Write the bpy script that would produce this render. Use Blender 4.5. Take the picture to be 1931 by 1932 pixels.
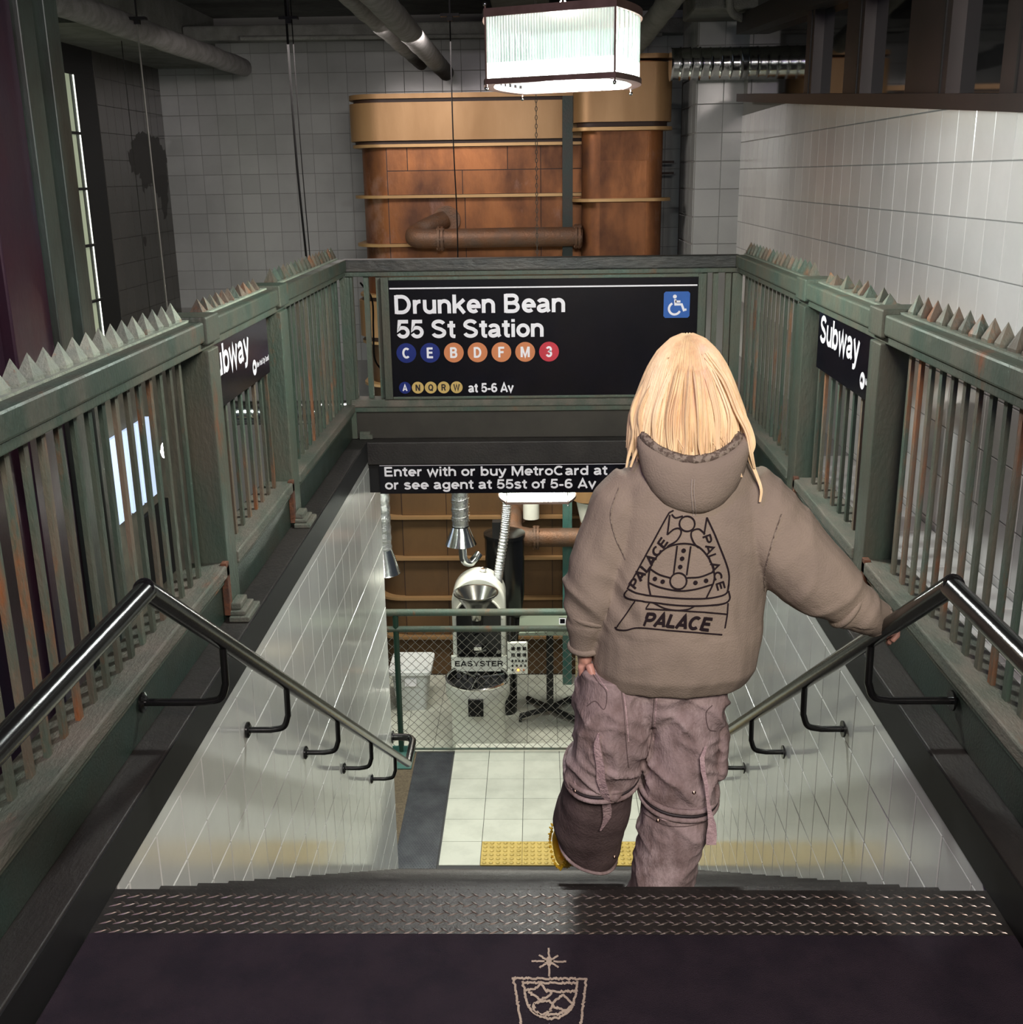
import bpy, math, random
from math import sin, cos, pi, radians, sqrt
from mathutils import Vector, Matrix, noise
from mathutils.bvhtree import BVHTree
S = bpy.context.scene
for o in list(bpy.data.objects): bpy.data.objects.remove(o)
C = S.collection
rnd = random.Random(7)

# ------------------------------------------------------------ camera
F, PITCH, YAW, ROLL = 2106.6, 16.7434, 1.5216, -0.8171
a, b, c_ = radians(PITCH), radians(YAW), radians(ROLL)
fw = Vector((-sin(b)*cos(a), cos(b)*cos(a), -sin(a)))
r0 = Vector((cos(b), sin(b), 0)); u0 = r0.cross(fw)
r1 = r0*cos(c_) + u0*sin(c_); u1 = u0*cos(c_) - r0*sin(c_)
cd = bpy.data.cameras.new('camera'); cd.sensor_width = 36; cd.lens = F/1931*36
cd.clip_start = .05; cd.clip_end = 100
cam = bpy.data.objects.new('camera', cd); C.objects.link(cam)
M = Matrix((r1, u1, -fw)).transposed().to_4x4(); M.translation = Vector((-.0097, 0, 1.58))
cam.matrix_world = M; S.camera = cam

# ------------------------------------------------------------ world, lights, exposure
w = bpy.data.worlds.new('world'); S.world = w; w.use_nodes = True
w.node_tree.nodes['Background'].inputs[0].default_value = (.75, .85, 1, 1)
w.node_tree.nodes['Background'].inputs[1].default_value = .035
S.view_settings.view_transform = 'Standard'; S.view_settings.look = 'None'
S.view_settings.gamma = 1; S.view_settings.use_curve_mapping = False
S.view_settings.exposure = 0.93

def light(name, kind, loc, power, col=(1, 1, 1), size=.3, size_y=None, rot=(0, 0, 0), spread=None):
    l = bpy.data.lights.new(name, kind); l.energy = power; l.color = col
    if kind == 'AREA':
        l.size = size
        if size_y: l.shape = 'RECTANGLE'; l.size_y = size_y
        if spread: l.spread = spread
    else: l.shadow_soft_size = size
    o = bpy.data.objects.new(name, l); o.location = loc; o.rotation_euler = rot
    C.objects.link(o); return o
light('pendant_bulb', 'POINT', (.085, 4.26, 1.888), 92, (.95, 1, .97), .07)
light('pendant_inner_bulb', 'POINT', (.085, 4.26, 2.02), 9, (.95, 1, .97), .05)
light('lower_pendant_bulb', 'POINT', (-.02, 8.5, -.72), 60, (.97, 1, .88), .12)
light('roasting_room_light', 'AREA', (-.3, 9.75, .45), 75, (1, .97, .86), 1.4, .5)  # unseen light added out of view behind the large sign
light('landing_light', 'AREA', (.1, 7.4, -.35), 24, (.95, 1, .92), 1.4, .4)  # unseen light added over the landing, hidden by the far signs
light('entrance_light', 'AREA', (.5, -.9, 2.75), 108, (1, .90, .84), 1.3, .9, (radians(32), 0, 0))
light('workshop_light', 'AREA', (-3.0, 7.5, .3), 40, (.9, 1, .95), .5, 1.5)
light('purple_tint_light', 'AREA', (-.9, 1.0, 2.8), 6, (.6, .38, 1), .7, .3, (radians(50), radians(-30), radians(20)))  # unseen purple light added to tint the left columns
light('upper_hall_light', 'AREA', (-1.3, 9.0, 2.55), 45, (1, .9, .86), 1.6, .8, (radians(18), 0, 0))

# ------------------------------------------------------------ materials
def mat(name, col, rough=.5, metal=0, col2=None, scale=8, lo=.42, hi=.62, bump=0, bscale=60, stretch=(1, 1, 1),
        col3=None, scale3=3, lo3=.55, hi3=.7, rvar=0, tint=0, spec=None, coat=0):
    m = bpy.data.materials.new(name); m.use_nodes = True
    nt = m.node_tree; N = nt.nodes; L = nt.links; bs = N['Principled BSDF']
    bs.inputs['Roughness'].default_value = rough; bs.inputs['Metallic'].default_value = metal
    if coat: bs.inputs['Coat Weight'].default_value = coat; bs.inputs['Coat Roughness'].default_value = .1
    if spec is not None: bs.inputs['Specular IOR Level'].default_value = spec
    bs.inputs['Base Color'].default_value = (*col, 1)
    geo = N.new('ShaderNodeNewGeometry'); mp = N.new('ShaderNodeMapping')
    mp.inputs['Scale'].default_value = stretch; L.new(geo.outputs['Position'], mp.inputs[0])
    def ns(sc, det=6, ro=.6):
        n = N.new('ShaderNodeTexNoise'); n.inputs['Scale'].default_value = sc; n.inputs['Detail'].default_value = det
        n.inputs['Roughness'].default_value = ro; L.new(mp.outputs[0], n.inputs[0]); return n.outputs[0]
    def ramp(src, lo, hi):
        r = N.new('ShaderNodeMapRange'); r.inputs[1].default_value = lo; r.inputs[2].default_value = hi
        L.new(src, r.inputs[0]); return r.outputs[0]
    def mix(f, A, B):
        x = N.new('ShaderNodeMix'); x.data_type = 'RGBA'; L.new(f, x.inputs[0])
        for i, v in ((6, A), (7, B)):
            if isinstance(v, tuple): x.inputs[i].default_value = (*v, 1)
            else: L.new(v, x.inputs[i])
        return x.outputs[2]
    cur = col
    if col2:
        f = ramp(ns(scale), lo, hi); cur = mix(f, cur, col2)
        if rvar:
            rr = N.new('ShaderNodeMapRange'); rr.inputs[3].default_value = rough; rr.inputs[4].default_value = rough+rvar
            L.new(f, rr.inputs[0]); L.new(rr.outputs[0], bs.inputs['Roughness'])
    if col3: cur = mix(ramp(ns(scale3, 8, .7), lo3, hi3), cur, col3)
    if tint:
        oi = N.new('ShaderNodeObjectInfo'); hv = N.new('ShaderNodeHueSaturation')
        rr = N.new('ShaderNodeMapRange'); rr.inputs[3].default_value = 1-tint; rr.inputs[4].default_value = 1+tint*.6
        L.new(oi.outputs['Random'], rr.inputs[0]); L.new(rr.outputs[0], hv.inputs['Value'])
        if isinstance(cur, tuple): hv.inputs['Color'].default_value = (*cur, 1)
        else: L.new(cur, hv.inputs['Color'])
        cur = hv.outputs[0]
    if not isinstance(cur, tuple): L.new(cur, bs.inputs['Base Color'])
    if bump:
        bp = N.new('ShaderNodeBump'); bp.inputs['Strength'].default_value = bump; bp.inputs['Distance'].default_value = .01
        L.new(ns(bscale, 5), bp.inputs['Height']); L.new(bp.outputs[0], bs.inputs['Normal'])
    return m
def emit(name, col, st):
    m = bpy.data.materials.new(name); m.use_nodes = True; bs = m.node_tree.nodes['Principled BSDF']
    bs.inputs['Base Color'].default_value = (*col, 1); bs.inputs['Emission Color'].default_value = (*col, 1)
    bs.inputs['Emission Strength'].default_value = st; bs.inputs['Roughness'].default_value = .3; return m
def glassy(name, tr, col, st, tcol=(1, 1, 1)):
    m = bpy.data.materials.new(name); m.use_nodes = True; nt = m.node_tree; N = nt.nodes; L = nt.links
    for n in list(N): N.remove(n)
    o = N.new('ShaderNodeOutputMaterial'); t = N.new('ShaderNodeBsdfTransparent'); t.inputs[0].default_value = (*tcol, 1)
    p = N.new('ShaderNodeBsdfPrincipled'); p.inputs['Base Color'].default_value = (*col, 1); p.inputs['Roughness'].default_value = .06
    p.inputs['Emission Color'].default_value = (*col, 1); p.inputs['Emission Strength'].default_value = st
    x = N.new('ShaderNodeMixShader'); x.inputs[0].default_value = 1-tr
    L.new(t.outputs[0], x.inputs[1]); L.new(p.outputs[0], x.inputs[2]); L.new(x.outputs[0], o.inputs[0]); return m

m_green = mat('green_patina_paint', (.070, .105, .078), .42, .25, (.11, .105, .075), 5, .4, .65, .35, 90, (1, 1, .35), (.20, .075, .028), 4.5, .60, .70, .2, .22)
m_greenr = mat('rusty_green_paint', (.085, .12, .09), .5, .2, (.15, .115, .08), 7, .4, .6, .45, 90, (1, 1, .3), (.27, .10, .035), 6, .53, .66, .2, .3)
m_panel = mat('green_base_panel_paint', (.030, .052, .040), .3, .3, (.045, .045, .032), 3, .4, .7, .3, 120, (1, 1, 1), (.10, .045, .02), 3, .66, .8, .2)
m_dust = mat('dusty_sill_paint', (.085, .10, .075), .65, .1, (.16, .14, .11), 9, .4, .65, .5, 120, (1, .4, 1), (.18, .09, .05), 8, .6, .75)
m_beam = mat('weathered_far_rail_paint', (.040, .042, .038), .5, .3, (.075, .07, .06), 9, .45, .6, .7, 60, (.3, 1, 1))
m_patch = mat('pale_patina', (.23, .27, .21), .6, .1, (.30, .33, .25), 20, .4, .6, .6, 120, col3=(.30, .13, .06), scale3=14, lo3=.6, hi3=.72, tint=.35)
m_kerb = mat('dark_kerb_steel', (.018, .016, .014), .55, .2, (.032, .028, .024), 6, .4, .7, .3, 80, (1, .5, 1))
m_black = mat('black_gloss_paint', (.006, .006, .006), .2, 0, bump=.06, bscale=30)
m_fascia = mat('black_fascia_paint', (.0045, .0045, .0045), .6, 0)
m_blackm = mat('black_matte_metal', (.010, .010, .010), .5, .3)
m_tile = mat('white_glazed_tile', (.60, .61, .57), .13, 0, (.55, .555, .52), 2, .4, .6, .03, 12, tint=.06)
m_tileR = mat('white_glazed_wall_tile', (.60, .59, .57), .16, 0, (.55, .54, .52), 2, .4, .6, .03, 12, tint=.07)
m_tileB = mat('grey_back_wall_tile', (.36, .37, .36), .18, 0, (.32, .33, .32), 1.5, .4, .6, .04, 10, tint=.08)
m_grout = mat('grout', (.20, .20, .19), .85)
m_groutd = mat('dark_grout', (.05, .05, .05), .9)
m_darktile = mat('dark_stained_tile', (.058, .054, .048), .28, 0, (.048, .046, .040), 2, .4, .6, .1, 25, col3=(.02, .017, .013), scale3=1.1, lo3=.60, hi3=.66, tint=.08)
m_plate = mat('diamond_plate_steel', (.034, .031, .028), .46, .45, (.024, .021, .019), 12, .4, .6, .2, 150, col3=(.13, .065, .03), scale3=9, lo3=.7, hi3=.8)
m_loz = mat('worn_plate_lozenge', (.15, .115, .095), .38, .8, (.22, .19, .17), 15)
m_mat = mat('dark_purple_carpet', (.037, .027, .036), .95, 0, (.026, .020, .028), 9, .4, .65, .9, 420, spec=.1, col3=(.055, .035, .05), scale3=14, lo3=.6, hi3=.9)
m_cream = mat('cream_carpet_yarn', (.58, .47, .37), .95, 0, (.48, .38, .30), 90, bump=.8, bscale=400, spec=.1)
m_sign = mat('black_sign_enamel', (.0035, .0035, .006), .22, 0, (.006, .005, .007), 3)
m_white = mat('white_sign_print', (.90, .88, .90), .4)
m_wdark = mat('near_black_print', (.015, .008, .008), .5)
m_blue = mat('blue_disc_print', (.012, .025, .17), .35)
m_orange = mat('orange_disc_print', (.62, .22, .09), .35)
m_red = mat('red_disc_print', (.55, .04, .06), .35)
m_yel = mat('ochre_disc_print', (.60, .42, .14), .35)
m_wblue = mat('blue_access_print', (.03, .12, .42), .35)
m_floor = mat('pale_floor_tile', (.52, .53, .45), .35, 0, (.44, .45, .38), 5, .4, .65, .08, 40, tint=.06)
m_yplate = mat('yellow_tactile_plate', (.50, .36, .09), .5, 0, (.42, .30, .07), 12)
m_grate = mat('grey_grating_strip', (.06, .065, .075), .35, .6, (.09, .10, .11), 5)
m_brownfl = mat('brown_fibre_floor', (.11, .085, .05), .9, 0, (.07, .05, .03), 60, bump=.5)
m_gold = mat('brass_collar', (.34, .205, .095), .42, .45, (.29, .165, .07), 2.2, .35, .7, .08, 30, (1, 1, .3), rvar=.1)
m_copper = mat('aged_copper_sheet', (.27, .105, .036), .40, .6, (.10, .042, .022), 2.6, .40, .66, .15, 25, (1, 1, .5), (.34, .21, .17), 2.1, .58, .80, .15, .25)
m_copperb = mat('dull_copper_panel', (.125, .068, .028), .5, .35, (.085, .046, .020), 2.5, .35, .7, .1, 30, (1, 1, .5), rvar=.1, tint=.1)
m_band = mat('brass_band', (.40, .25, .11), .4, .5)
m_groove = mat('dark_groove', (.03, .012, .006), .6)
m_pipec = mat('oxidised_copper_pipe', (.16, .080, .042), .5, .5, (.13, .085, .06), 7, .4, .65, .5, 60, rvar=.15, col3=(.30, .26, .2), scale3=18, lo3=.66, hi3=.75)
m_teal = mat('teal_worn_column_paint', (.045, .14, .12), .45, .2, (.10, .17, .14), 6, .4, .62, .3, 60, (1, 1, .25), (.03, .03, .028), 4, .6, .7)
m_dkcol = mat('dark_green_column_paint', (.02, .035, .03), .45, .2, (.03, .03, .025), 6, .4, .62, .3, 60)
m_steel = mat('shiny_spiral_steel', (.62, .64, .63), .16, 1, (.45, .47, .47), 6, .4, .7, .1, 20)
m_steel2 = mat('brushed_steel', (.38, .37, .34), .22, 1)
m_chrome = mat('polished_steel', (.72, .72, .70), .1, 1)
m_foil = mat('crinkled_foil', (.72, .74, .74), .25, 1, bump=.8, bscale=50)
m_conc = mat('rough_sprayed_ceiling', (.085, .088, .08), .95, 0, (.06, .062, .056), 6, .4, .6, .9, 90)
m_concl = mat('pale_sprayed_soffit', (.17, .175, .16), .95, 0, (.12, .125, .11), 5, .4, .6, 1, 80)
m_ins = mat('white_pipe_lagging', (.26, .255, .25), .95, 0, (.19, .185, .18), 9, .4, .6, 1, 110)
m_wood = mat('dark_brown_window_frame', (.017, .010, .009), .45, 0, (.012, .008, .007), 4)
m_dglass = mat('dark_window_glass', (.006, .006, .006), .04, 0, spec=.9)
m_bronze = mat('brown_bronze_frame', (.16, .10, .085), .42, .5, (.12, .075, .06), 12)
m_rods = glassy('ribbed_lit_glass', .28, (.34, .42, .38), .26)
m_rodlit = glassy('ribbed_glass_at_the_lit_rim', .2, (.9, 1, .95), 1.3)
m_core = emit('lit_lamp_tube', (1, 1, .96), 4)
m_bulb = emit('lit_bulb', (1, 1, .98), 14)
m_litwin = emit('glowing_window_pane', (.40, .46, .32), .22)  # pane glow stands in for the lit space beyond the glass
m_litwhite = emit('glowing_white_edge', (.95, 1, .85), 1.6)
m_litpanel = emit('backlit_blue_panel', (.50, .62, .85), .45)
m_cream2 = mat('white_enamel', (.74, .75, .66), .3, 0, (.68, .69, .60), 3, coat=.3)
m_whitep = mat('white_plastic', (.70, .72, .70), .4)
m_rbrown = mat('dark_red_brown_beam', (.035, .008, .005), .45)
m_purp = mat('purple_grey_column_paint', (.045, .032, .05), .3, .35, (.06, .02, .035), 2.2, .4, .65, .1, 20, (1, 1, .5), (.03, .035, .07), 1.6, .5, .7)
m_gcol = mat('green_grey_column_paint', (.075, .10, .085), .4, .3, (.05, .055, .045), 2.6, .4, .6, .2, 40, (1, 1, .4), (.07, .12, .14), 2, .62, .75)
m_wire = mat('galvanised_wire', (.15, .14, .12), .5, .5)
m_hood = mat('taupe_washed_fleece', (.300, .243, .190), .92, 0, (.250, .203, .162), 5, .4, .65, .35, 220, spec=.15)
m_hoodin = mat('taupe_ribbing', (.30, .25, .20), .95, 0, (.13, .10, .08), 90, .45, .55, .5, 250, spec=.1)
m_print = mat('black_garment_print', (.018, .012, .014), .8, 0, spec=.1)
m_seam = mat('pale_seam_thread', (.34, .29, .25), .9)
m_pants = mat('mauve_washed_cotton', (.38, .295, .288), .92, 0, (.19, .135, .125), 12, .36, .62, .5, 160, (1, 1, .45), (.50, .40, .39), 9, .54, .70, spec=.15)
m_pantd = mat('dark_mauve_cotton', (.150, .108, .105), .9, 0, (.095, .066, .066), 14, .4, .65, .4, 160, (1, 1, .5), spec=.15)  # darker tone of the trouser cotton, for left lower leg and seams
m_strap = mat('pale_pink_strap', (.55, .40, .40), .9, 0, (.40, .28, .29), 45, .4, .6, .6, 150, spec=.15)
m_zip = mat('dark_zip_tape', (.02, .013, .015), .6)
m_button = mat('brass_snap', (.35, .25, .2), .3, 1)
m_skin = mat('skin', (.56, .30, .23), .5, 0, (.50, .25, .19), 25, .4, .6, .1, 90)
m_hair = mat('bleached_blond_hair', (.95, .74, .44), .42, 0, (.82, .57, .33), 38, .38, .66, .25, 160, (1, 1, .12), (.88, .60, .50), 7, .55, .75)
m_yshoe = mat('yellow_shoe_rubber', (.90, .58, .03), .5, 0, (.80, .46, .02), 25)
m_bag = mat('white_bag', (.75, .76, .74), .45)

# ------------------------------------------------------------ mesh helpers
class MB:
    def __init__(s): s.v = []; s.f = []
    def add(s, v, f):
        n = len(s.v); s.v += [tuple(x) for x in v]; s.f += [tuple(i+n for i in q) for q in f]; return s
    def box(s, x0, x1, y0, y1, z0, z1):
        if x0 > x1: x0, x1 = x1, x0
        if y0 > y1: y0, y1 = y1, y0
        if z0 > z1: z0, z1 = z1, z0
        return s.add([(x0, y0, z0), (x1, y0, z0), (x1, y1, z0), (x0, y1, z0), (x0, y0, z1), (x1, y0, z1), (x1, y1, z1), (x0, y1, z1)],
                     [(0, 3, 2, 1), (4, 5, 6, 7), (0, 1, 5, 4), (1, 2, 6, 5), (2, 3, 7, 6), (3, 0, 4, 7)])
    def loft(s, rings, closed=True, caps=True):
        n = len(rings[0]); v = [p for r in rings for p in r]; f = []
        for i in range(len(rings)-1):
            for j in range(n if closed else n-1):
                k = (j+1) % n; f.append((i*n+j, i*n+k, (i+1)*n+k, (i+1)*n+j))
        if caps: f.append(tuple(reversed(range(n)))); f.append(tuple((len(rings)-1)*n+j for j in range(n)))
        return s.add(v, f)
    def tube(s, path, r, n=10, caps=True, flat=1, up=None, jit=None):
        P = [Vector(p) for p in path]; R = r if isinstance(r, (list, tuple)) else [r]*len(P)
        t = (P[1]-P[0]).normalized(); ref = Vector(up) if up else (Vector((0, 0, 1)) if abs(t.z) < .9 else Vector((1, 0, 0)))
        x = (ref - t*ref.dot(t)).normalized(); rings = []
        for i, p in enumerate(P):
            if 0 < i < len(P)-1: t = ((P[i+1]-p).normalized()+(p-P[i-1]).normalized()).normalized()
            elif i: t = (p-P[i-1]).normalized()
            x = (x - t*x.dot(t)).normalized(); y = t.cross(x); ring = []
            for j in range(n):
                q = 2*pi*j/n; rr = R[i]
                d = x*cos(q)*flat + y*sin(q); pt = p + d*rr
                if jit: pt = pt + d.normalized()*jit(pt)
                ring.append(pt)
            rings.append(ring)
        return s.loft(rings, True, caps)
    def lathe(s, prof, c=(0, 0, 0), n=24, axis='z', sx=1, sy=1, caps=True):
        rings = []
        for r, h in prof:
            ring = []
            for j in range(n):
                q = 2*pi*j/n; x, y = r*cos(q)*sx, r*sin(q)*sy
                p = (x, y, h) if axis == 'z' else ((h, x, y) if axis == 'x' else (y, h, x))
                ring.append((p[0]+c[0], p[1]+c[1], p[2]+c[2]))
            rings.append(ring)
        return s.loft(rings, True, caps)
    def prism(s, poly, z0, z1, plane='xy'):
        def T(p, h): return (p[0], p[1], h) if plane == 'xy' else ((p[0], h, p[1]) if plane == 'xz' else (h, p[0], p[1]))
        return s.loft([[T(p, z0) for p in poly], [T(p, z1) for p in poly]])
    def mesh(s, name):
        me = bpy.data.meshes.new(name); me.from_pydata(s.v, [], s.f); return me
    def build(s, name, m, parent=None, smooth=0, bevel=0, kind=None, label=None):
        me = s.mesh(name); me.materials.append(m)
        if smooth: me.shade_smooth(); me.set_sharp_from_angle(angle=radians(smooth))
        o = bpy.data.objects.new(name, me); C.objects.link(o)
        if parent: par(o, parent)
        if bevel:
            bv = o.modifiers.new('bevel', 'BEVEL'); bv.width = bevel; bv.segments = 2; bv.limit_method = 'ANGLE'
        if kind: o['kind'] = kind
        if label: o['label'] = label
        return o
def par(o, p):
    o.parent = p; o.matrix_parent_inverse = Matrix.Translation(-Vector(p.location)) if p.type == 'EMPTY' else Matrix.Identity(4)
def thing(name, label, cat, loc=(0, 0, 0), group=None):
    o = bpy.data.objects.new(name, None); o.location = loc; o.empty_display_size = .1; C.objects.link(o)
    o['label'] = label; o['category'] = cat
    if group: o['group'] = group
    return o
def tag(o, label, cat, group=None):
    o['label'] = label; o['category'] = cat
    if group: o['group'] = group
    return o
def struct(o): o['kind'] = 'structure'; return o
def B(x0, x1, y0, y1, z0, z1): return MB().box(x0, x1, y0, y1, z0, z1)
def inst(name, me, parent, loc, rot=(0, 0, 0), sc=(1, 1, 1)):
    o = bpy.data.objects.new(name, me); o.location = loc; o.rotation_euler = rot; o.scale = sc
    C.objects.link(o)
    if parent: par(o, parent)
    return o
def bez(pts, n=8):
    """smooth Catmull-Rom through pts"""
    P = [Vector(p) for p in pts]; P = [P[0]*2-P[1]]+P+[P[-1]*2-P[-2]]; out = []
    for i in range(1, len(P)-2):
        for k in range(n):
            t = k/n; p0, p1, p2, p3 = P[i-1:i+3]
            out.append(.5*((2*p1)+(p2-p0)*t+(2*p0-5*p1+4*p2-p3)*t*t+(3*p1-p0-3*p2+p3)*t**3))
    out.append(P[-2]); return out
def tilemesh(name, wd, ht, m, d=.006, ch=.0025):
    """thin tile in local XY plane facing +Z with a bevelled edge"""
    x, y = wd/2, ht/2; mb = MB()
    mb.add([(-x, -y, 0), (x, -y, 0), (x, y, 0), (-x, y, 0), (-x, -y, d-ch), (x, -y, d-ch), (x, y, d-ch), (-x, y, d-ch),
            (-x+ch, -y+ch, d), (x-ch, -y+ch, d), (x-ch, y-ch, d), (-x+ch, y-ch, d)],
           [(0, 1, 5, 4), (1, 2, 6, 5), (2, 3, 7, 6), (3, 0, 4, 7), (4, 5, 9, 8), (5, 6, 10, 9), (6, 7, 11, 10), (7, 4, 8, 11), (8, 9, 10, 11)])
    me = mb.mesh(name); me.materials.append(m); return me

# ------------------------------------------------------------ lettering (own stroke font)
def arc(cx, cy, rx, ry, a0, a1, n=16): return [(cx+rx*cos(radians(a0+(a1-a0)*i/n)), cy+ry*sin(radians(a0+(a1-a0)*i/n))) for i in range(n+1)]
s_ = .10
def glyphs():
    G = {}
    o = lambda cx, cy=.37, rx=.22, ry=.285: arc(cx, cy, rx, ry, 0, 360, 28)
    G['D'] = (.78, [[(.12, 0), (.12, 1)], [(.12, .08), (.34, .08)]+arc(.34, .5, .31, .42, -90, 90)+[(.12, .92)]])
    G['B'] = (.76, [[(.12, 0), (.12, 1)], [(.12, .08), (.42, .08)]+arc(.42, .30, .20, .22, -90, 90)+[(.12, .52)], [(.12, .92), (.40, .92)]+arc(.40, .73, .18, .19, 90, -90)])
    G['E'] = (.68, [[(.12, 0), (.12, 1)], [(.12, .08), (.62, .08)], [(.12, .52), (.57, .52)], [(.12, .92), (.60, .92)]])
    G['F'] = (.64, [[(.12, 0), (.12, 1)], [(.12, .50), (.54, .50)], [(.12, .92), (.60, .92)]])
    G['M'] = (.92, [[(.12, 0), (.12, 1)], [(.80, 0), (.80, 1)], [(.15, .98), (.46, .08), (.77, .98)]])
    G['N'] = (.78, [[(.12, 0), (.12, 1)], [(.66, 0), (.66, 1)], [(.14, .97), (.64, .03)]])
    G['C'] = (.78, [arc(.40, .5, .30, .42, 48, 312, 24)])
    G['Q'] = (.82, [arc(.41, .5, .30, .42, 0, 360, 28), [(.42, .26), (.72, -.02)]])
    G['R'] = (.76, [[(.12, 0), (.12, 1)], [(.12, .92), (.42, .92)]+arc(.42, .71, .19, .21, 90, -90)+[(.12, .50)], [(.44, .50), (.62, 0)]])
    G['P'] = (.72, [[(.12, 0), (.12, 1)], [(.12, .92), (.40, .92)]+arc(.40, .68, .21, .24, 90, -90)+[(.12, .44)]])
    G['L'] = (.62, [[(.12, 0), (.12, 1)], [(.12, .08), (.58, .08)]])
    G['T'] = (.64, [[(.32, 0), (.32, 1)], [(.02, .92), (.62, .92)]])
    G['Y'] = (.72, [[(.36, 0), (.36, .45)], [(.07, 1), (.36, .40), (.65, 1)]])
    G['A'] = (.76, [[(.08, 0), (.38, .96), (.68, 0)], [(.18, .27), (.58, .27)]])
    G['W'] = (1.02, [[(.08, 1), (.29, .05), (.51, .92), (.73, .05), (.94, 1)]])
    G['S'] = (.72, [arc(.355, .715, .235, .205, 20, 180, 12)+[(.13, .66), (.24, .56), (.46, .47), (.585, .36)]+arc(.35, .29, .25, .21, 12, -165, 14)])
    G['3'] = (.62, [arc(.30, .73, .19, .19, 165, -70, 12)+arc(.30, .30, .21, .225, 80, -165, 14)])
    G['5'] = (.62, [[(.55, .92), (.17, .92), (.13, .50), (.20, .57)]+arc(.31, .33, .215, .25, 105, -160, 16)])
    G['6'] = (.62, [arc(.31, .32, .21, .24, 0, 360, 22), [(.10, .34), (.11, .62)]+arc(.33, .66, .215, .26, 170, 40, 10)])
    G['-'] = (.40, [[(.05, .35), (.35, .35)]])
    G[' '] = (.30, [])
    G['n'] = (.62, [[(.11, 0), (.11, .74)], [(.11, .42)]+arc(.31, .42, .20, .245, 170, 0, 10)+[(.51, 0)]])
    G['h'] = (.62, [[(.11, 0), (.11, 1)], [(.11, .42)]+arc(.31, .42, .20, .245, 170, 0, 10)+[(.51, 0)]])
    G['r'] = (.42, [[(.11, 0), (.11, .74)], [(.11, .40)]+arc(.34, .38, .23, .28, 175, 85, 8)])
    G['m'] = (.92, [[(.11, 0), (.11, .74)], [(.11, .42)]+arc(.29, .45, .18, .215, 170, 0, 8)+[(.47, 0)], [(.47, .42)]+arc(.64, .45, .18, .215, 170, 0, 8)+[(.82, 0)]])
    G['u'] = (.62, [[(.51, 0), (.51, .74)], [(.11, .74), (.11, .32)]+arc(.31, .32, .20, .245, 180, 350, 10)])
    G['k'] = (.60, [[(.11, 0), (.11, 1)], [(.52, .73), (.13, .30)], [(.26, .44), (.52, 0)]])
    G['e'] = (.62, [[(.12, .36), (.61, .36)], arc(.31, .37, .21, .285, 0, 312, 22)])
    G['a'] = (.62, [arc(.28, .52, .18, .15, 165, 15, 8)+[(.475, .45), (.48, .16), (.54, .03)], [(.46, .41), (.28, .36)]+arc(.25, .215, .145, .14, 100, 290, 10)+[(.40, .13), (.47, .22)]])
    G['t'] = (.38, [[(.19, .93), (.19, .22)]+arc(.29, .20, .10, .125, 180, 280, 6)+[(.36, .07)], [(.02, .67), (.36, .67)]])
    G['i'] = (.26, [[(.13, 0), (.13, .74)], [(.13, .84), (.13, 1)]])
    G['o'] = (.62, [o(.31)])
    G['s'] = (.56, [arc(.28, .53, .17, .14, 15, 180, 10)+[(.12, .50), (.20, .42), (.38, .35), (.455, .28)]+arc(.28, .21, .18, .145, 15, -165, 12)])
    G['w'] = (.82, [[(.06, .74), (.225, .05), (.41, .68), (.595, .05), (.76, .74)]])
    G['v'] = (.58, [[(.06, .74), (.29, .05), (.52, .74)]])
    G['y'] = (.58, [[(.06, .74), (.30, .06)], [(.52, .74), (.27, -.08)]+arc(.13, -.06, .13, .12, -10, -95, 6)+[(.05, -.18)]])
    G['b'] = (.64, [[(.11, 0), (.11, 1)], arc(.325, .37, .21, .285, 0, 360, 24)])
    G['d'] = (.64, [[(.53, 0), (.53, 1)], arc(.315, .37, .21, .285, 0, 360, 24)])
    G['g'] = (.64, [[(.53, .74), (.53, .0)]+arc(.32, -.02, .21, .19, 0, -165, 10), arc(.315, .38, .21, .275, 0, 360, 24)])
    G['f'] = (.38, [[(.19, 0), (.19, .76)]+arc(.30, .78, .11, .14, 180, 95, 6)+[(.38, .91)], [(.02, .67), (.36, .67)]])
    G['c'] = (.58, [arc(.31, .37, .21, .285, 50, 310, 20)])
    return G
G = glyphs()
def ribbon2(pts, wd, step=None):
    """2-D stroke to quads with mitred joints; returns list of (left,right) pairs"""
    P = [Vector((p[0], p[1])) for p in pts]
    Q = [P[0]]
    for p in P[1:]:
        if (p-Q[-1]).length < 1e-6: continue
        if step:
            k = max(1, int((p-Q[-1]).length/step)); q0 = Q[-1].copy()
            for i in range(1, k): Q.append(q0.lerp(p, i/k))
        Q.append(p)
    closed = (Q[0]-Q[-1]).length < 1e-6
    out = []; n = len(Q)
    for i in range(n):
        if closed and i in (0, n-1): d0 = (Q[-1]-Q[-2]).normalized(); d1 = (Q[1]-Q[0]).normalized()
        else:
            d1 = (Q[min(i+1, n-1)]-Q[min(i, n-2)]).normalized(); d0 = (Q[max(i, 1)]-Q[max(i-1, 0)]).normalized()
        n0 = Vector((-d0.y, d0.x)); n1 = Vector((-d1.y, d1.x)); m_ = (n0+n1)
        if m_.length < .3: m_ = n1
        m_ = m_.normalized(); k = wd/2/max(.45, m_.dot(n1)); out.append((Q[i]+m_*k, Q[i]-m_*k))
    return out
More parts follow.
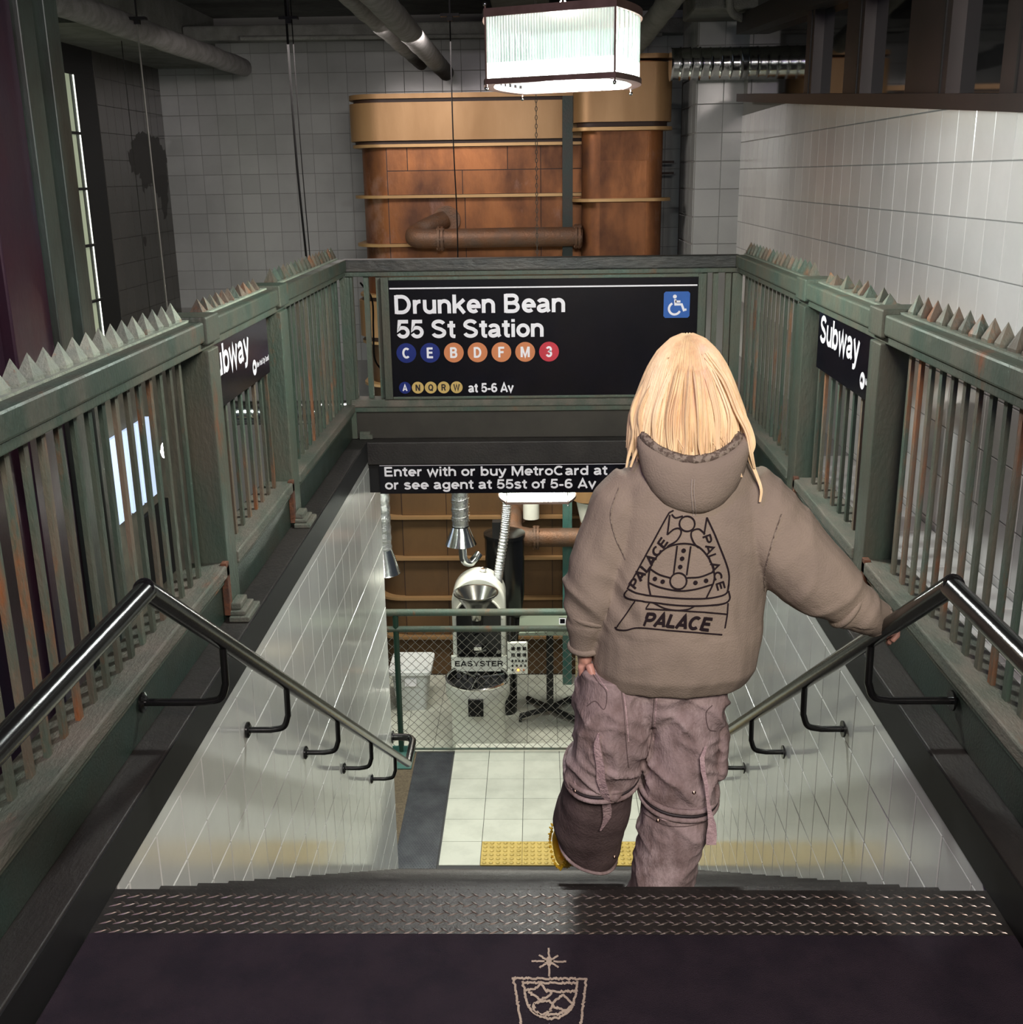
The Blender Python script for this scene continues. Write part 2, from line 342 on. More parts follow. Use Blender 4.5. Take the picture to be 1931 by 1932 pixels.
def draw(mb, strokes, wd, T, step=None, inc=(0, 0, 0)):
    for si, st in enumerate(strokes):
        R = ribbon2(st, wd, step); v = []; f = []; k = si % 4
        for l, r in R:
            for q_ in (T(l.x, l.y), T(r.x, r.y)): v.append((q_[0]+inc[0]*k, q_[1]+inc[1]*k, q_[2]+inc[2]*k))
        for i in range(len(R)-1): f.append((2*i, 2*i+1, 2*i+3, 2*i+2))
        mb.add(v, f)
def text_strokes(s, width=None, cap=1., track=0., shear=0.):
    x = 0; out = []
    for ch in s:
        adv, st = G[ch]
        for q in st: out.append([(x+p[0], p[1]) for p in q])
        x += adv + track
    k = (width/cap)/x if width else 1
    return [[((p[0]*k+shear*p[1])*cap, p[1]*cap) for p in q] for q in out], k*x*cap
def put_text(mb, s, x0, z0, cap, width, T, wt=.20, shear=0., step=None, inc=(0, -.00025, 0)):
    st, wdt = text_strokes(s, width, cap, 0, shear); draw(mb, st, wt*cap, lambda x, y: T(x0+x, z0+y), step, inc); return wdt
def disc(mb, cx, cy, r, T, n=32):
    mb.add([T(cx+r*cos(2*pi*i/n), cy+r*sin(2*pi*i/n)) for i in range(n)], [tuple(range(n))])

# ============================================================ SETTING
def tiles(parent, me, kind, n0, n1, a0, a1, pa, pb, skip=None, jit=.0025):
    """kind: 'xz-' faces -Y at y=n0 ; 'yz+' faces +X at x=n0 ; 'yz-' faces -X ; 'xy' faces +Z"""
    na = n1[0]; nb = n1[1]
    for i in range(na):
        for j in range(nb):
            p = a0+(i+.5)*pa; q = a1+(j+.5)*pb
            if skip and skip(p, q): continue
            e = [rnd.uniform(-jit, jit) for _ in range(2)]
            if kind == 'xz-': inst('tile', me, parent, (p, n0, q), (pi/2+e[0], 0, e[1]))
            elif kind == 'yz+': inst('tile', me, parent, (n0, p, q), (0, pi/2+e[0], e[1]))
            elif kind == 'yz-': inst('tile', me, parent, (n0, p, q), (0, -pi/2+e[0], e[1]))
            else: inst('tile', me, parent, (p, q, n0), (e[0]*.4, e[1]*.4, 0))
# floors
fl = struct(B(-1.30, 1.30, -2.6, 2.06, -.14, -.006).build('floor', m_kerb))
struct(B(-6, -1.3, -2.6, .6, -.14, -.006).build('floor_left_hall', m_kerb)); struct(B(1.3, 4, -2.6, .6, -.14, -.006).build('floor_right_hall', m_kerb))
lf = struct(B(-6, 2.6, 1.5, 8.6, -3.36, -3.168).build('floor_landing', m_groutd))
tfl = tilemesh('tile', .2965, .2965, m_floor, .008, .0015)
tiles(lf, tfl, 'xy', -3.168, (8, 6), -.757, 6.948, .3, .3, lambda p, q: q < 7.25 and p > -.457)
lf2 = struct(B(-6, 2.6, 8.6, 13.2, -3.9, -3.708).build('floor_roastery', m_groutd))
tiles(lf2, tfl, 'xy', -3.708, (13, 9), -2.55, 8.62, .3, .3)
struct(B(-6, 2.6, 8.60, 8.62, -3.9, -3.165).build('trim_1', m_conc))
struct(B(-1.082, -.770, 6.72, 8.59, -3.168, -3.158).build('trim_2', m_grate))
mb = MB()
for i in range(14):
    for j in range(88):
        x = -1.072+i*.0215+(j % 2)*.0107; y = 6.74+j*.021
        mb.add([(x-.007, y, -3.158), (x, y-.008, -3.158), (x+.007, y, -3.158), (x, y+.008, -3.158), (x, y, -3.154)], [(0, 1, 4), (1, 2, 4), (2, 3, 4), (3, 0, 4)])
mb.build('raised_grating_studs', m_grate, bpy.data.objects['trim_2'], kind='stuff')
struct(B(-1.26, -1.082, 6.72, 8.59, -3.168, -3.160).build('trim_3', m_brownfl))
# walls
wb = struct(B(-4.3, 2.6, 13.0, 13.2, -3.9, 3.25).build('wall_back', m_grout))
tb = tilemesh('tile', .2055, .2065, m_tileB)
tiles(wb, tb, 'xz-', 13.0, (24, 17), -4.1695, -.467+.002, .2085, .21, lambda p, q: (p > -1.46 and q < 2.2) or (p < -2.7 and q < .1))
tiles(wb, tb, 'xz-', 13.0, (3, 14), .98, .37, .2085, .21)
wr = MB().prism([(3.2, -.05), (10.6, -.05), (10.6, 2.5), (3.2, 2.5)], 1.806, 1.95, 'yz').build('wall_right', m_grout); struct(wr)
tr = tilemesh('tile', .2225, .2035, m_tileR)
for i in range(-4, 32):
    for j in range(10):
        y = 4.09+(i+.5)*.207; z = -.202+(j+.5)*.2265-.0
        top = 1.785+(y-4.455)*.0665
        if z-.11 > top or y > 10.5 or (y > 6.6 and z < .45): continue
        inst('tile', tr, wr, (1.806, y, z), (0, -pi/2+rnd.uniform(-.003, .003), rnd.uniform(-.003, .003)))
lg = struct(B(1.30, 1.80, 2.4, 10.5, -.08, -.006).build('floor_ledge', m_grout))
tl = tilemesh('tile', .237, .237, m_tileR)
tiles(lg, tl, 'xy', -.006, (2, 16), 1.31, 2.5, .24, .24)
pier = struct(B(1.397, 2.05, 10.507, 11.6, -.2, 2.95).build('wall_pier', m_grout))
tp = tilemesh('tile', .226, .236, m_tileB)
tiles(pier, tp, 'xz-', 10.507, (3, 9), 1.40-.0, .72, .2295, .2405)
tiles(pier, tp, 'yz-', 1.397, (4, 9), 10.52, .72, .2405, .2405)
wl = struct(B(-4.35, -4.157, 11.07, 13.0, -.3, 2.76).build('wall_left', m_groutd))
td = tilemesh('tile', .246, .2085, m_darktile)
tiles(wl, td, 'yz+', -4.157, (9, 12), 11.09, -.2, .2115, .2475)
P = [(12.159, 2.093), (12.455, 2.087), (12.781, 2.022), (12.97, 1.872), (12.97, 1.645), (12.915, 1.417), (12.722, 1.166), (12.638, 1.411), (12.371, 1.563), (12.124, 1.474), (12.048, 1.644), (11.799, 1.706), (11.768, 1.85), (11.97, 1.998)]
Q = []
for i in range(len(P)):
    p, q = Vector(P[i]), Vector(P[(i+1) % len(P)])
    for k in range(6): v = p.lerp(q, k/6); Q.append((v.x+rnd.uniform(-.03, .03), v.y+rnd.uniform(-.045, .03)))
MB().prism(Q, -4.1508, -4.1495, 'yz').build('damp_stain', mat('damp_black_stain', (.016, .013, .010), .5), wl)
MB().prism([(12.0+.05*cos(k), .98+.05*sin(k)*(1+.3*sin(3*k))) for k in [2*pi*j/14 for j in range(14)]], -4.1508, -4.1495, 'yz').build('damp_stain', mat('damp_spot', (.016, .013, .010), .5), wl)
struct(B(-4.35, -4.15, 2.0, 13.0, -3.9, -.3).build('wall_left_lower', mat('beige_grey_plaster', (.13, .125, .095), .8, 0, (.09, .085, .07), 3, bump=.1)))
struct(B(-4.35, -4.15, 2.0, 7.6, -.3, 2.76).build('wall_left_near', m_conc))
# ceiling, soffit and beams
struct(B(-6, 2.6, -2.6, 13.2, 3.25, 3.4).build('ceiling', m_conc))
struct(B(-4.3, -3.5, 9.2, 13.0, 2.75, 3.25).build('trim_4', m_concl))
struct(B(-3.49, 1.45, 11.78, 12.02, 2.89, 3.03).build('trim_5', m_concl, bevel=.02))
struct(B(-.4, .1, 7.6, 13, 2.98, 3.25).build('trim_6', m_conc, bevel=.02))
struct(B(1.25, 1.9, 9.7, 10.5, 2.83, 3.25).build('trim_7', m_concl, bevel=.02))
# left window, black framed
wn = thing('window_1', '', '', (-4.15, 9, 1)); wn['kind'] = 'structure'; del wn['label'], wn['category']
B(-4.24, -4.150, 10.60, 11.07, -.3, 2.76).build('window_frame', m_blackm, wn); B(-4.24, -4.150, 7.6, 10.60, 2.5, 2.76).build('window_frame', m_blackm, wn)
B(-4.22, -4.05, 7.6, 10.9, -.35, -.2).build('window_sill', m_blackm, wn)
for y in (9.98, 9.2, 8.4, 7.62): B(-4.16, -4.12, y-.012, y+.012, -.2, 2.5).build('mullion', m_blackm, wn)
for z in (2.0, 1.52, 1.02, .52, .1): B(-4.15, -4.12, 7.6, 10.6, z-.012, z+.012).build('mullion', m_blackm, wn)
B(-4.16, -4.151, 10.580, 10.595, -.2, 2.5).build('glowing_edge_strip', m_litwhite, wn); B(-4.165, -4.156, 10.515, 10.578, -.2, 2.5).build('window_frame', m_gcol, wn)  # edge strip glows by itself, its brightness is put into the material
for y0, y1 in ((9.99, 10.515), (9.21, 9.97), (8.41, 9.19), (7.63, 8.39)): B(-4.18, -4.162, y0, y1, -.2, 2.5).build('window_pane', m_litwin, wn)
# right glazed screen above the tile wall (raked sill)
wn = thing('window_2', '', '', (1.75, 7, 2)); wn['kind'] = 'structure'; del wn['label'], wn['category']
zs = lambda y: 1.787+(y-4.455)*.0655
def rak(y0, y1, d0, d1, x0, x1, nm, m, top=None):
    P = [(y0, zs(y0)+d0), (y1, zs(y1)+d0), (y1, zs(y1)+d1 if top is None else top), (y0, zs(y0)+d1 if top is None else top)]
    return MB().prism(P, x0, x1, 'yz').build(nm, m, wn)
rak(3.2, 10.0, -.0, .062, 1.66, 1.80, 'window_sill', m_wood)
for y0, y1 in ((4.42, 5.0), (5.55, 6.32), (6.67, 7.44), (7.64, 10.0), (3.2, 4.2)): rak(y0, y1, .06, 0, 1.750, 1.760, 'window_pane', m_dglass, 3.24)
for y0, y1 in ((4.2, 4.42), (5.0, 5.55), (6.32, 6.67), (7.44, 7.64)):
    rak(y0, y1, .06, 0, 1.69, 1.765, 'mullion', m_wood, 3.24); rak(y0+.06, y0+.075, .06, 0, 1.684, 1.70, 'mullion', m_blackm, 3.24)
MB().prism([(3.2, 2.30), (9.9, 2.66), (9.9, 2.80), (3.2, 2.46)], 1.62, 1.77, 'yz').build('window_head', m_blackm, wn)

# stairwell walls
tk = tilemesh('tile', .2025, .1965, m_tile)
for s, nm in ((-1, 'wall_stairwell_left'), (1, 'wall_stairwell_right')):
    ws = struct(B(s*1.015, s*1.16, 2.06, 6.722, -3.165, -.006).build(nm, m_grout))
    for i in range(23):
        for j in range(16):
            y = 2.11+(i+.5)*.2-.0; z = -.043-(j+.5)*.2055
            if z+.105 < -(y+.1-2.22)*.6735-.19 or y > 6.72: continue
            inst('tile', tk, ws, (s*1.015, y, z), (0, s*(-pi/2)+rnd.uniform(-.004, .004), rnd.uniform(-.004, .004)))
    B(s*1.0155, s*1.0095, 2.25, 6.72, -.043, -.001).build('tile_trim', m_tile, ws)
# kerbs
for s in (-1, 1):
    kb = struct(B(s*1.0105, s*1.30, .6, 6.28, -.0, .12).build('trim_8' if s < 0 else 'trim_9', m_kerb, bevel=.004)); B(s*1.006, s*1.0102, .6, 6.278, .001, .116).build('black_fascia', m_fascia, kb)
struct(B(-1.30, 1.30, 6.28, 6.60, -.02, .115).build('trim_10', m_kerb, bevel=.006))
struct(B(-1.30, 1.30, 6.315, 6.60, -.195, -.021).build('trim_11', m_blackm))

# ============================================================ STAIRCASE
Y0, RUN, RISE = 2.22, .276, .1859
st = thing('staircase', 'steep steel staircase of black diamond plate treads going down to the lower landing', 'stairs', (0, 2.2, 0))
def lozenges(x0, x1, y0, y1, z):
    mb = MB(); p = .031; ny = int((y1-y0)/p)
    for j in range(ny):
        for i in range(int((x1-x0)/p)):
            for o, an in ((0, radians(24)), (.5, radians(-38))):
                x = x0+(i+.5+o*1.0)*p; y = y0+(j+.5+(o*.5))*p
                if x > x1-.01 or y > y1-.004: continue
                l, wd = (.0150, .0030) if o == 0 else (.0120, .0036); ca, sa = cos(an), sin(an)
                P = [(-l, 0), (0, -wd), (l, 0), (0, wd)]; T = [(-l*.6, 0), (0, -wd*.3), (l*.6, 0), (0, wd*.3)]
                v = [(x+q[0]*ca-q[1]*sa, y+q[0]*sa+q[1]*ca, z) for q in P]+[(x+q[0]*ca-q[1]*sa, y+q[0]*sa+q[1]*ca, z+.0017) for q in T]
                mb.add(v, [(0, 1, 5, 4), (1, 2, 6, 5), (2, 3, 7, 6), (3, 0, 4, 7), (4, 5, 6, 7)])
    return mb
landing = B(-1.008, 1.008, 2.035, Y0, -.012, 0).build('landing_plate', m_plate, st)
lozenges(-1.0, 1.0, 2.052, Y0, 0).build('raised_plate_pattern', m_loz, landing, kind='stuff')
lm = lozenges(-1.0, 1.0, .008, RUN+.02, 0).mesh('raised_plate_pattern'); lm.materials.append(m_loz)
tm = B(-1.008, 1.008, 0, RUN+.022, -.012, 0).mesh('tread'); tm.materials.append(m_plate)
rm = B(-1.008, 1.008, -.006, .0, -RISE, -.012).mesh('riser'); rm.materials.append(m_blackm)
for k in range(0, 17):
    y = Y0+k*RUN; z = -k*RISE
    inst('riser', rm, st, (0, y-.014, z))
    if k:
        t = inst('tread', tm, st, (0, y-RUN-.0225, z)); p_ = inst('raised_plate_pattern', lm, t, (0, 0, 0)); p_['kind'] = 'stuff'
B(-1.0, 1.0, Y0-.03, Y0+.0, -.0125, -.04).build('nosing', m_blackm, st)

# welcome mat with printed glass and star
mo = tag(B(-1.0, 1.0, .55, 2.05, -.004, .012).build('entrance_mat', m_mat, bevel=.004), 'dark purple carpet mat with a cream tumbler and star motif at the stair top', 'mat')
mb = MB(); TX = lambda x, y: (.003+(x-1203)*.000403, 1.959-(y-1630)*.000566, .0132)
def rough(pts, st=7, am=4):
    out = []; r = random.Random(3)
    for i in range(len(pts)-1):
        p, q = Vector(pts[i]), Vector(pts[i+1]); k = max(1, int((q-p).length/st))
        for j in range(k): v = p.lerp(q, j/k); out.append((v.x+r.uniform(-am, am), v.y+r.uniform(-am, am)))
    out.append(pts[-1]); return out
S1 = [[(1203, 1556), (1203, 1712)], [(1114, 1630), (1292, 1632)], [(1152, 1596), (1252, 1664)], [(1252, 1598), (1154, 1666)]]
draw(mb, [rough(q, 9, 2) for q in S1], 10, TX); draw(mb, [[(1180, 1630), (1226, 1632)], [(1203, 1606), (1203, 1656)], [(1188, 1616), (1218, 1646)], [(1218, 1616), (1188, 1646)]], 17, TX, None, (0, 0, .0003))
GL = [[(1015, 1722), (1396, 1724)], [(1022, 1722), (1040, 1820), (1066, 1960), (1075, 2010)], [(1390, 1722), (1372, 1820), (1348, 1960), (1338, 2010)],
      [(1070, 1738), (1085, 1830), (1110, 1885), (1160, 1915), (1205, 1926), (1262, 1915), (1305, 1880), (1330, 1820), (1346, 1738)], [(1078, 1745), (1340, 1745)],
      [(1080, 1785), (1128, 1778), (1160, 1752), (1190, 1788), (1262, 1790), (1334, 1788)], [(1100, 1792), (1160, 1835), (1215, 1800), (1190, 1780)],
      [(1128, 1850), (1195, 1836), (1216, 1855), (1202, 1890), (1170, 1906), (1122, 1888), (1128, 1850)], [(1216, 1850), (1266, 1806), (1322, 1852), (1276, 1884), (1216, 1862)], [(1180, 1905), (1240, 1902), (1300, 1880)], [(1075, 2010), (1338, 2010)]]
draw(mb, [rough(q) for q in GL], 11, TX, None, (0, 0, .0003))
mb.build('cream_motif', m_cream, mo)

# ============================================================ SIDE FENCES
pyr = MB().add([(-.022, -.023, 0), (.022, -.023, 0), (.022, .023, 0), (-.022, .023, 0), (-.022, -.023, .008), (.022, -.023, .008), (.022, .023, .008), (-.022, .023, .008), (0, 0, .062)],
               [(0, 1, 5, 4), (1, 2, 6, 5), (2, 3, 7, 6), (3, 0, 4, 7), (4, 5, 8), (5, 6, 8), (6, 7, 8), (7, 4, 8)]).mesh('spike'); pyr.materials.append(m_patch)
pyg = pyr.copy(); pyg.materials.clear(); pyg.materials.append(m_greenr)
barm = B(-.006, .006, -.0115, .0115, .322, 1.055).mesh('baluster'); barm.materials.append(m_greenr)
barm2 = barm.copy(); barm2.materials.clear(); barm2.materials.append(m_green)
POSTS = [(.80, .95), (3.60, 3.72), (4.67, 4.80)]
SECT = [(.95, 3.60, .1, 28), (3.72, 4.67, 0, 8), (4.80, 6.36, 0, 15)]
def side_fence(s, label):
    t = thing('spiked_railing', label, 'railing', (s*1.14, 3.6, 0), 'spiked iron railings along the stairwell')
    b_ = lambda x0, x1, y0, y1, z0, z1, nm, m, bv=.004: B(s*x0, s*x1, y0, y1, z0, z1).build(nm, m, t, bevel=bv)
    b_(1.085, 1.225, .6, 6.36, 1.078, 1.145, 'top_rail', m_green, .008); b_(1.097, 1.205, .6, 6.36, 1.050, 1.0775, 'rail_moulding', m_green)
    b_(1.13, 1.20, .6, 6.36, 1.1455, 1.152, 'spike_strip', m_patch, 0)
    for (y0, y1, e, n) in SECT:
        b_(1.078, 1.215, y0, y1, .277, .322, 'bottom_rail', m_dust, .006); b_(1.09, 1.2, y0, y1, .255, .2765, 'rail_moulding', m_green)
        b_(1.100, 1.19, y0+.012, y1-.012, .121, .2545, 'base_panel', m_panel)
    for (y0, y1) in POSTS:
        b_(1.083, 1.20, y0, y1, .121, 1.0495, 'post', m_green, .005)
        b_(1.076, 1.235, y0-.02, y1+.01, 1.070, 1.160, 'post_cap', m_green, .006)
        b_(1.078, 1.0995, y0-.035, y0-.002, .14, .33, 'rust_strap', m_rustp, .002)
        f = b_(1.012, 1.082, y0-.05, y0+.11, .121, .140, 'post_foot', m_dust); b_(1.028, 1.082, y0-.035, y0+.09, .1405, .156, 'post_foot', m_dust); b_(1.045, 1.082, y0-.02, y0+.07, .1565, .180, 'post_foot', m_dust)
    r = random.Random(11 if s < 0 else 12)
    ya = 2.174-.0915*13
    for i in range(28):
        y = ya+i*.0915
        if .98 < y < 3.57: inst('baluster', r.choice([barm, barm, barm2]), t, (s*1.14, y, 0))
    for i in range(8): inst('baluster', r.choice([barm, barm2]), t, (s*1.14, 3.825+i*.105, 0))
    for i in range(16): inst('baluster', r.choice([barm, barm2, barm2]), t, (s*1.14, 4.885+i*.0945, 0))
    for i in range(30):
        y = (2.406 if s < 0 else 2.41)-.0855*16+i*.0855
        if y < 3.56: inst('spike', pyr if s < 0 else (pyr if y < 2 else pyg), t, (s*1.165, y, 1.152), (0, 0, r.uniform(-.15, .15)))
    for i in range(11):
        y = 3.80+i*.077
        if s > 0 and i in (2, 6, 8): continue
        inst('spike', pyg, t, (s*1.165, y, 1.148), (r.uniform(-.35, .35)*(s > 0), r.uniform(-.2, .2)*(s > 0), r.uniform(-.2, .2)), (1, 1, r.uniform(.6, .95) if s > 0 else .8))
    for i in range(18): inst('spike', pyg, t, (s*1.165, 4.88+i*.0865, 1.152), (0, 0, r.uniform(-.1, .1)))
    return t
m_rustp = mat('flaking_rust', (.12, .045, .02), .85, 0, (.06, .03, .02), 20, bump=.5)
side_fence(-1, 'green patinated spiked railing on the left side of the stairwell')
side_fence(1, 'green patinated spiked railing on the right side, beside the white tiled wall')
# far railing
t = thing('end_railing', 'weathered dark railing across the far end of the stairwell, framing the large sign', 'railing', (0, 6.4, 0))
B(-1.12, 1.12, 6.362, 6.47, 1.074, 1.142).build('top_rail', m_beam, t, bevel=.008); B(-1.10, 1.10, 6.372, 6.46, 1.048, 1.0735).build('rail_moulding', m_green, t, bevel=.004)
B(-1.10, 1.10, 6.356, 6.47, .305, .352).build('bottom_rail', m_dust, t, bevel=.006); B(-1.10, 1.10, 6.366, 6.46, .275, .3045).build('rail_moulding', m_green, t, bevel=.004)
B(-1.09, 1.09, 6.38, 6.45, .118, .2745).build('base_panel', mat('brown_base_panel_paint', (.040, .036, .026), .6, .1, (.028, .025, .018), 3), t)
for x in (-1.075, -.985, -.915, .925, .985, 1.055): B(x-.014, x+.014, 6.395, 6.43, .353, 1.047).build('baluster', m_green, t)
for s in (-1, 1):
    B(s*1.06, s*.985, 6.355, 6.379, .118, .142).build('post_foot', m_dust, t); B(s*1.06, s*1.0, 6.358, 6.379, .1425, .16).build('post_foot', m_dust, t)
    B(s*1.075, s*1.13, 6.37, 6.42, .118, 1.045).build('post', m_green, t)
# main station sign
sg = thing('station_sign', 'large black enamel station sign with white lettering on the far railing', 'sign', (0, 6.36, .7))
X0, X1, ZB, ZT, YS = -.852, .882, .368, 1.028, 6.352
B(X0, X1, YS, YS+.02, ZB, ZT).build('sign_plate', m_sign, sg)
for q in ((X0-.045, X0, ZB-.015, ZT+.018), (X1, X1+.045, ZB-.015, ZT+.018), (X0-.0, X1+.0, ZT, ZT+.018), (X0, X1, ZB-.015, ZB)):
    B(q[0], q[1], YS-.008, YS+.03, q[2], q[3]).build('sign_frame', m_green, sg, bevel=.003)
T = lambda x, z: (x, YS-.0012, z)
T2 = lambda x, z: (x, YS-.0024, z)
mb = MB(); mb.add([T(X0+.005, .979), T(X1-.005, .979), T(X1-.005, .987), T(X0+.005, .987)], [(0, 1, 2, 3)])
put_text(mb, 'Drunken Bean', -.828, .842, .104, .972, T); put_text(mb, '55 St Station', -.820, .705, .101, .842, T)
put_text(mb, 'at 5-6 Av', -.418, .390, .052, .262, T)
mb.build('white_lettering', m_white, sg)
def bullet(ch, x, z, r, m, mt, h):
    mb = MB(); disc(mb, x, z, r, T); d = mb.build('line_disc', m, sg)
    mb = MB(); wd = G[ch][0]*h*.98; put_text(mb, ch, x-wd/2, z-h/2, h, wd, T2, .2); mb.build('disc_letter', mt, d)
for i, (ch, m) in enumerate(zip('CEBDFM3', [m_blue, m_blue, m_orange, m_orange, m_orange, m_orange, m_red])): bullet(ch, -.766+i*.1357, .620, .0565, m, m_white, .060)
for i, (ch, m) in enumerate(zip('ANQRW', [m_blue]+[m_yel]*4)): bullet(ch, -.782+i*.0745, .420, .0345, m, m_white if ch == 'A' else m_wdark, .037)
mb = MB(); cx, cz, h = .765, .876, .073
pts = [(cx-h+.01, cz-h), (cx+h-.01, cz-h), (cx+h, cz-h+.01), (cx+h, cz+h-.01), (cx+h-.01, cz+h), (cx-h+.01, cz+h), (cx-h, cz+h-.01), (cx-h, cz-h+.01)]
mb.add([T(*p) for p in pts], [tuple(range(8))]); ac = mb.build('access_square', m_wblue, sg)
mb = MB(); q = lambda u, v: (cx+u*h, cz+v*h)
draw(mb, [[q(-.13, .42), q(-.10, .02), q(.38, .02), q(.55, -.42), q(.76, -.36)], [q(-.12, .24), q(.28, .24)], [q(-.15+.44*cos(radians(k)), -.30+.44*sin(radians(k))) for k in range(115, 345, 10)]], .0125, T2)
disc(mb, cx-.16*h, cz+.62*h, .011, T2, 16); mb.build('wheelchair_symbol', m_white, ac)
# lower sign
sg2 = thing('entry_sign', 'long narrow black sign with two lines of white text under the far kerb', 'sign', (0, 6.30, -.1))
B(-.945, .975, 6.292, 6.305, -.197, -.022).build('sign_plate', m_sign, sg2)
T = lambda x, z: (x, 6.2908, z)
mb = MB(); mb.add([T(-.943, -.028), T(.973, -.028), T(.973, -.0245), T(-.943, -.0245)], [(0, 1, 2, 3)])
put_text(mb, 'Enter with or buy MetroCard at', -.920, -.091, .056, 1.305, T); put_text(mb, 'or see agent at 55st of 5-6 Av', -.918, -.170, .056, 1.238, T)
mb.build('white_lettering', m_white, sg2)
# two Subway plates on the side railings
def subway(s, label):
    t = thing('subway_plate', label, 'sign', (s*1.1, 4, .95), 'small black plates on the side railings')
    B(s*1.106, s*1.116, 3.721, 4.50, .828, 1.049).build('sign_plate', m_sign, t)
    if s < 0: T = lambda x, z: (-1.1048, 3.632+x, z)
    else: T = lambda x, z: (1.1048, 4.470-x, z)
    mb = MB(); put_text(mb, 'Subway' if s > 0 else 'ubway', 0 if s > 0 else .108, .935, .105, .565 if s > 0 else .457, T, .19, inc=(-s*.00025, 0, 0)); mb.build('white_lettering', m_white, t)
    mb = MB(); disc(mb, .625, .887, .030, T); d = mb.build('round_emblem', m_white, t)
    T2 = (lambda x, z: (-1.1036, 3.632+x, z)) if s < 0 else (lambda x, z: (1.1036, 4.470-x, z))
    mb = MB(); draw(mb, [[(.608, .880), (.612, .897), (.620, .884), (.627, .897), (.631, .880)]], .005, T2); mb.build('emblem_mark', m_sign, d)
    mb = MB(); put_text(mb, 'New York City Transit' if s < 0 else 'New York', .662, .880, .022, .20 if s < 0 else .078, T, .15, inc=(-s*.0002, 0, 0)); mb.build('small_lettering', m_white, t)
subway(-1, 'black Subway plate on the left spiked railing'); subway(1, 'black Subway plate on the right spiked railing')

# ============================================================ HANDRAILS
def handrail(s, label):
    t = thing('handrail', label, 'handrail', (s*.86, 2.2, .7), 'black tubular stair handrails')
    zr = lambda y: .735-.6665*(y-2.24)
    MB().tube([(s*.86, .3, .735), (s*.86, 1.2, .735), (s*.86, 2.24, .735)], .0235, 20).build('horizontal_rail', m_black, t, smooth=40)
    MB().tube([(s*.86, 2.225, .745), (s*.86, 4, zr(4)), (s*.86, 6.33, zr(6.33))], .0235, 20).build('sloping_rail', m_black, t, smooth=40)
    MB().lathe([(0, -.024), (.015, -.02), (.0235, -.008), (.0235, .008), (.015, .02), (0, .024)], (s*.86, 2.235, .738), 20, 'x').build('elbow', m_black, t, smooth=60)
    ze = zr(6.33)
    MB().tube([(s*.86, 6.325, ze), (s*.86, 6.5, ze+.0), (s*.86, 6.60, ze)]+bez([(s*.863, 6.63, ze), (s*.885, 6.665, ze), (s*.93, 6.68, ze)], 6)+[(s*1.005, 6.68, ze)], .0235, 16).build('wall_return', m_black, t, smooth=40)
    MB().lathe([(.0, -.004), (.042, -.004), (.042, .004), (.0, .008)], (s*1.0, 6.68, ze), 20, 'x').build('wall_flange', m_black, t, smooth=40)
    for i, (y, z) in enumerate([(2.74, .221), (3.386, -.203), (4.195, -.735), (4.99, -1.262), (5.785, -1.785)]):
        xw = 1.098 if i == 0 else 1.007
        br = MB().tube([(s*xw, y, z), (s*.97, y, z)]+bez([(s*.925, y, z), (s*.880, y, z+.012), (s*.862, y, z+.055)], 6)+[(s*.86, y, zr(y))], .0105, 12).build('bracket', m_black, t, smooth=40)
        MB().lathe([(0, -.006), (.028, -.006), (.028, 0), (.018, .006), (0, .006)], (s*(xw-.007), y, z), 18, 'x').build('wall_flange', m_black, br, smooth=30)
handrail(-1, 'black tubular handrail down the left stair wall'); handrail(1, 'black tubular handrail on the right, held by the person')

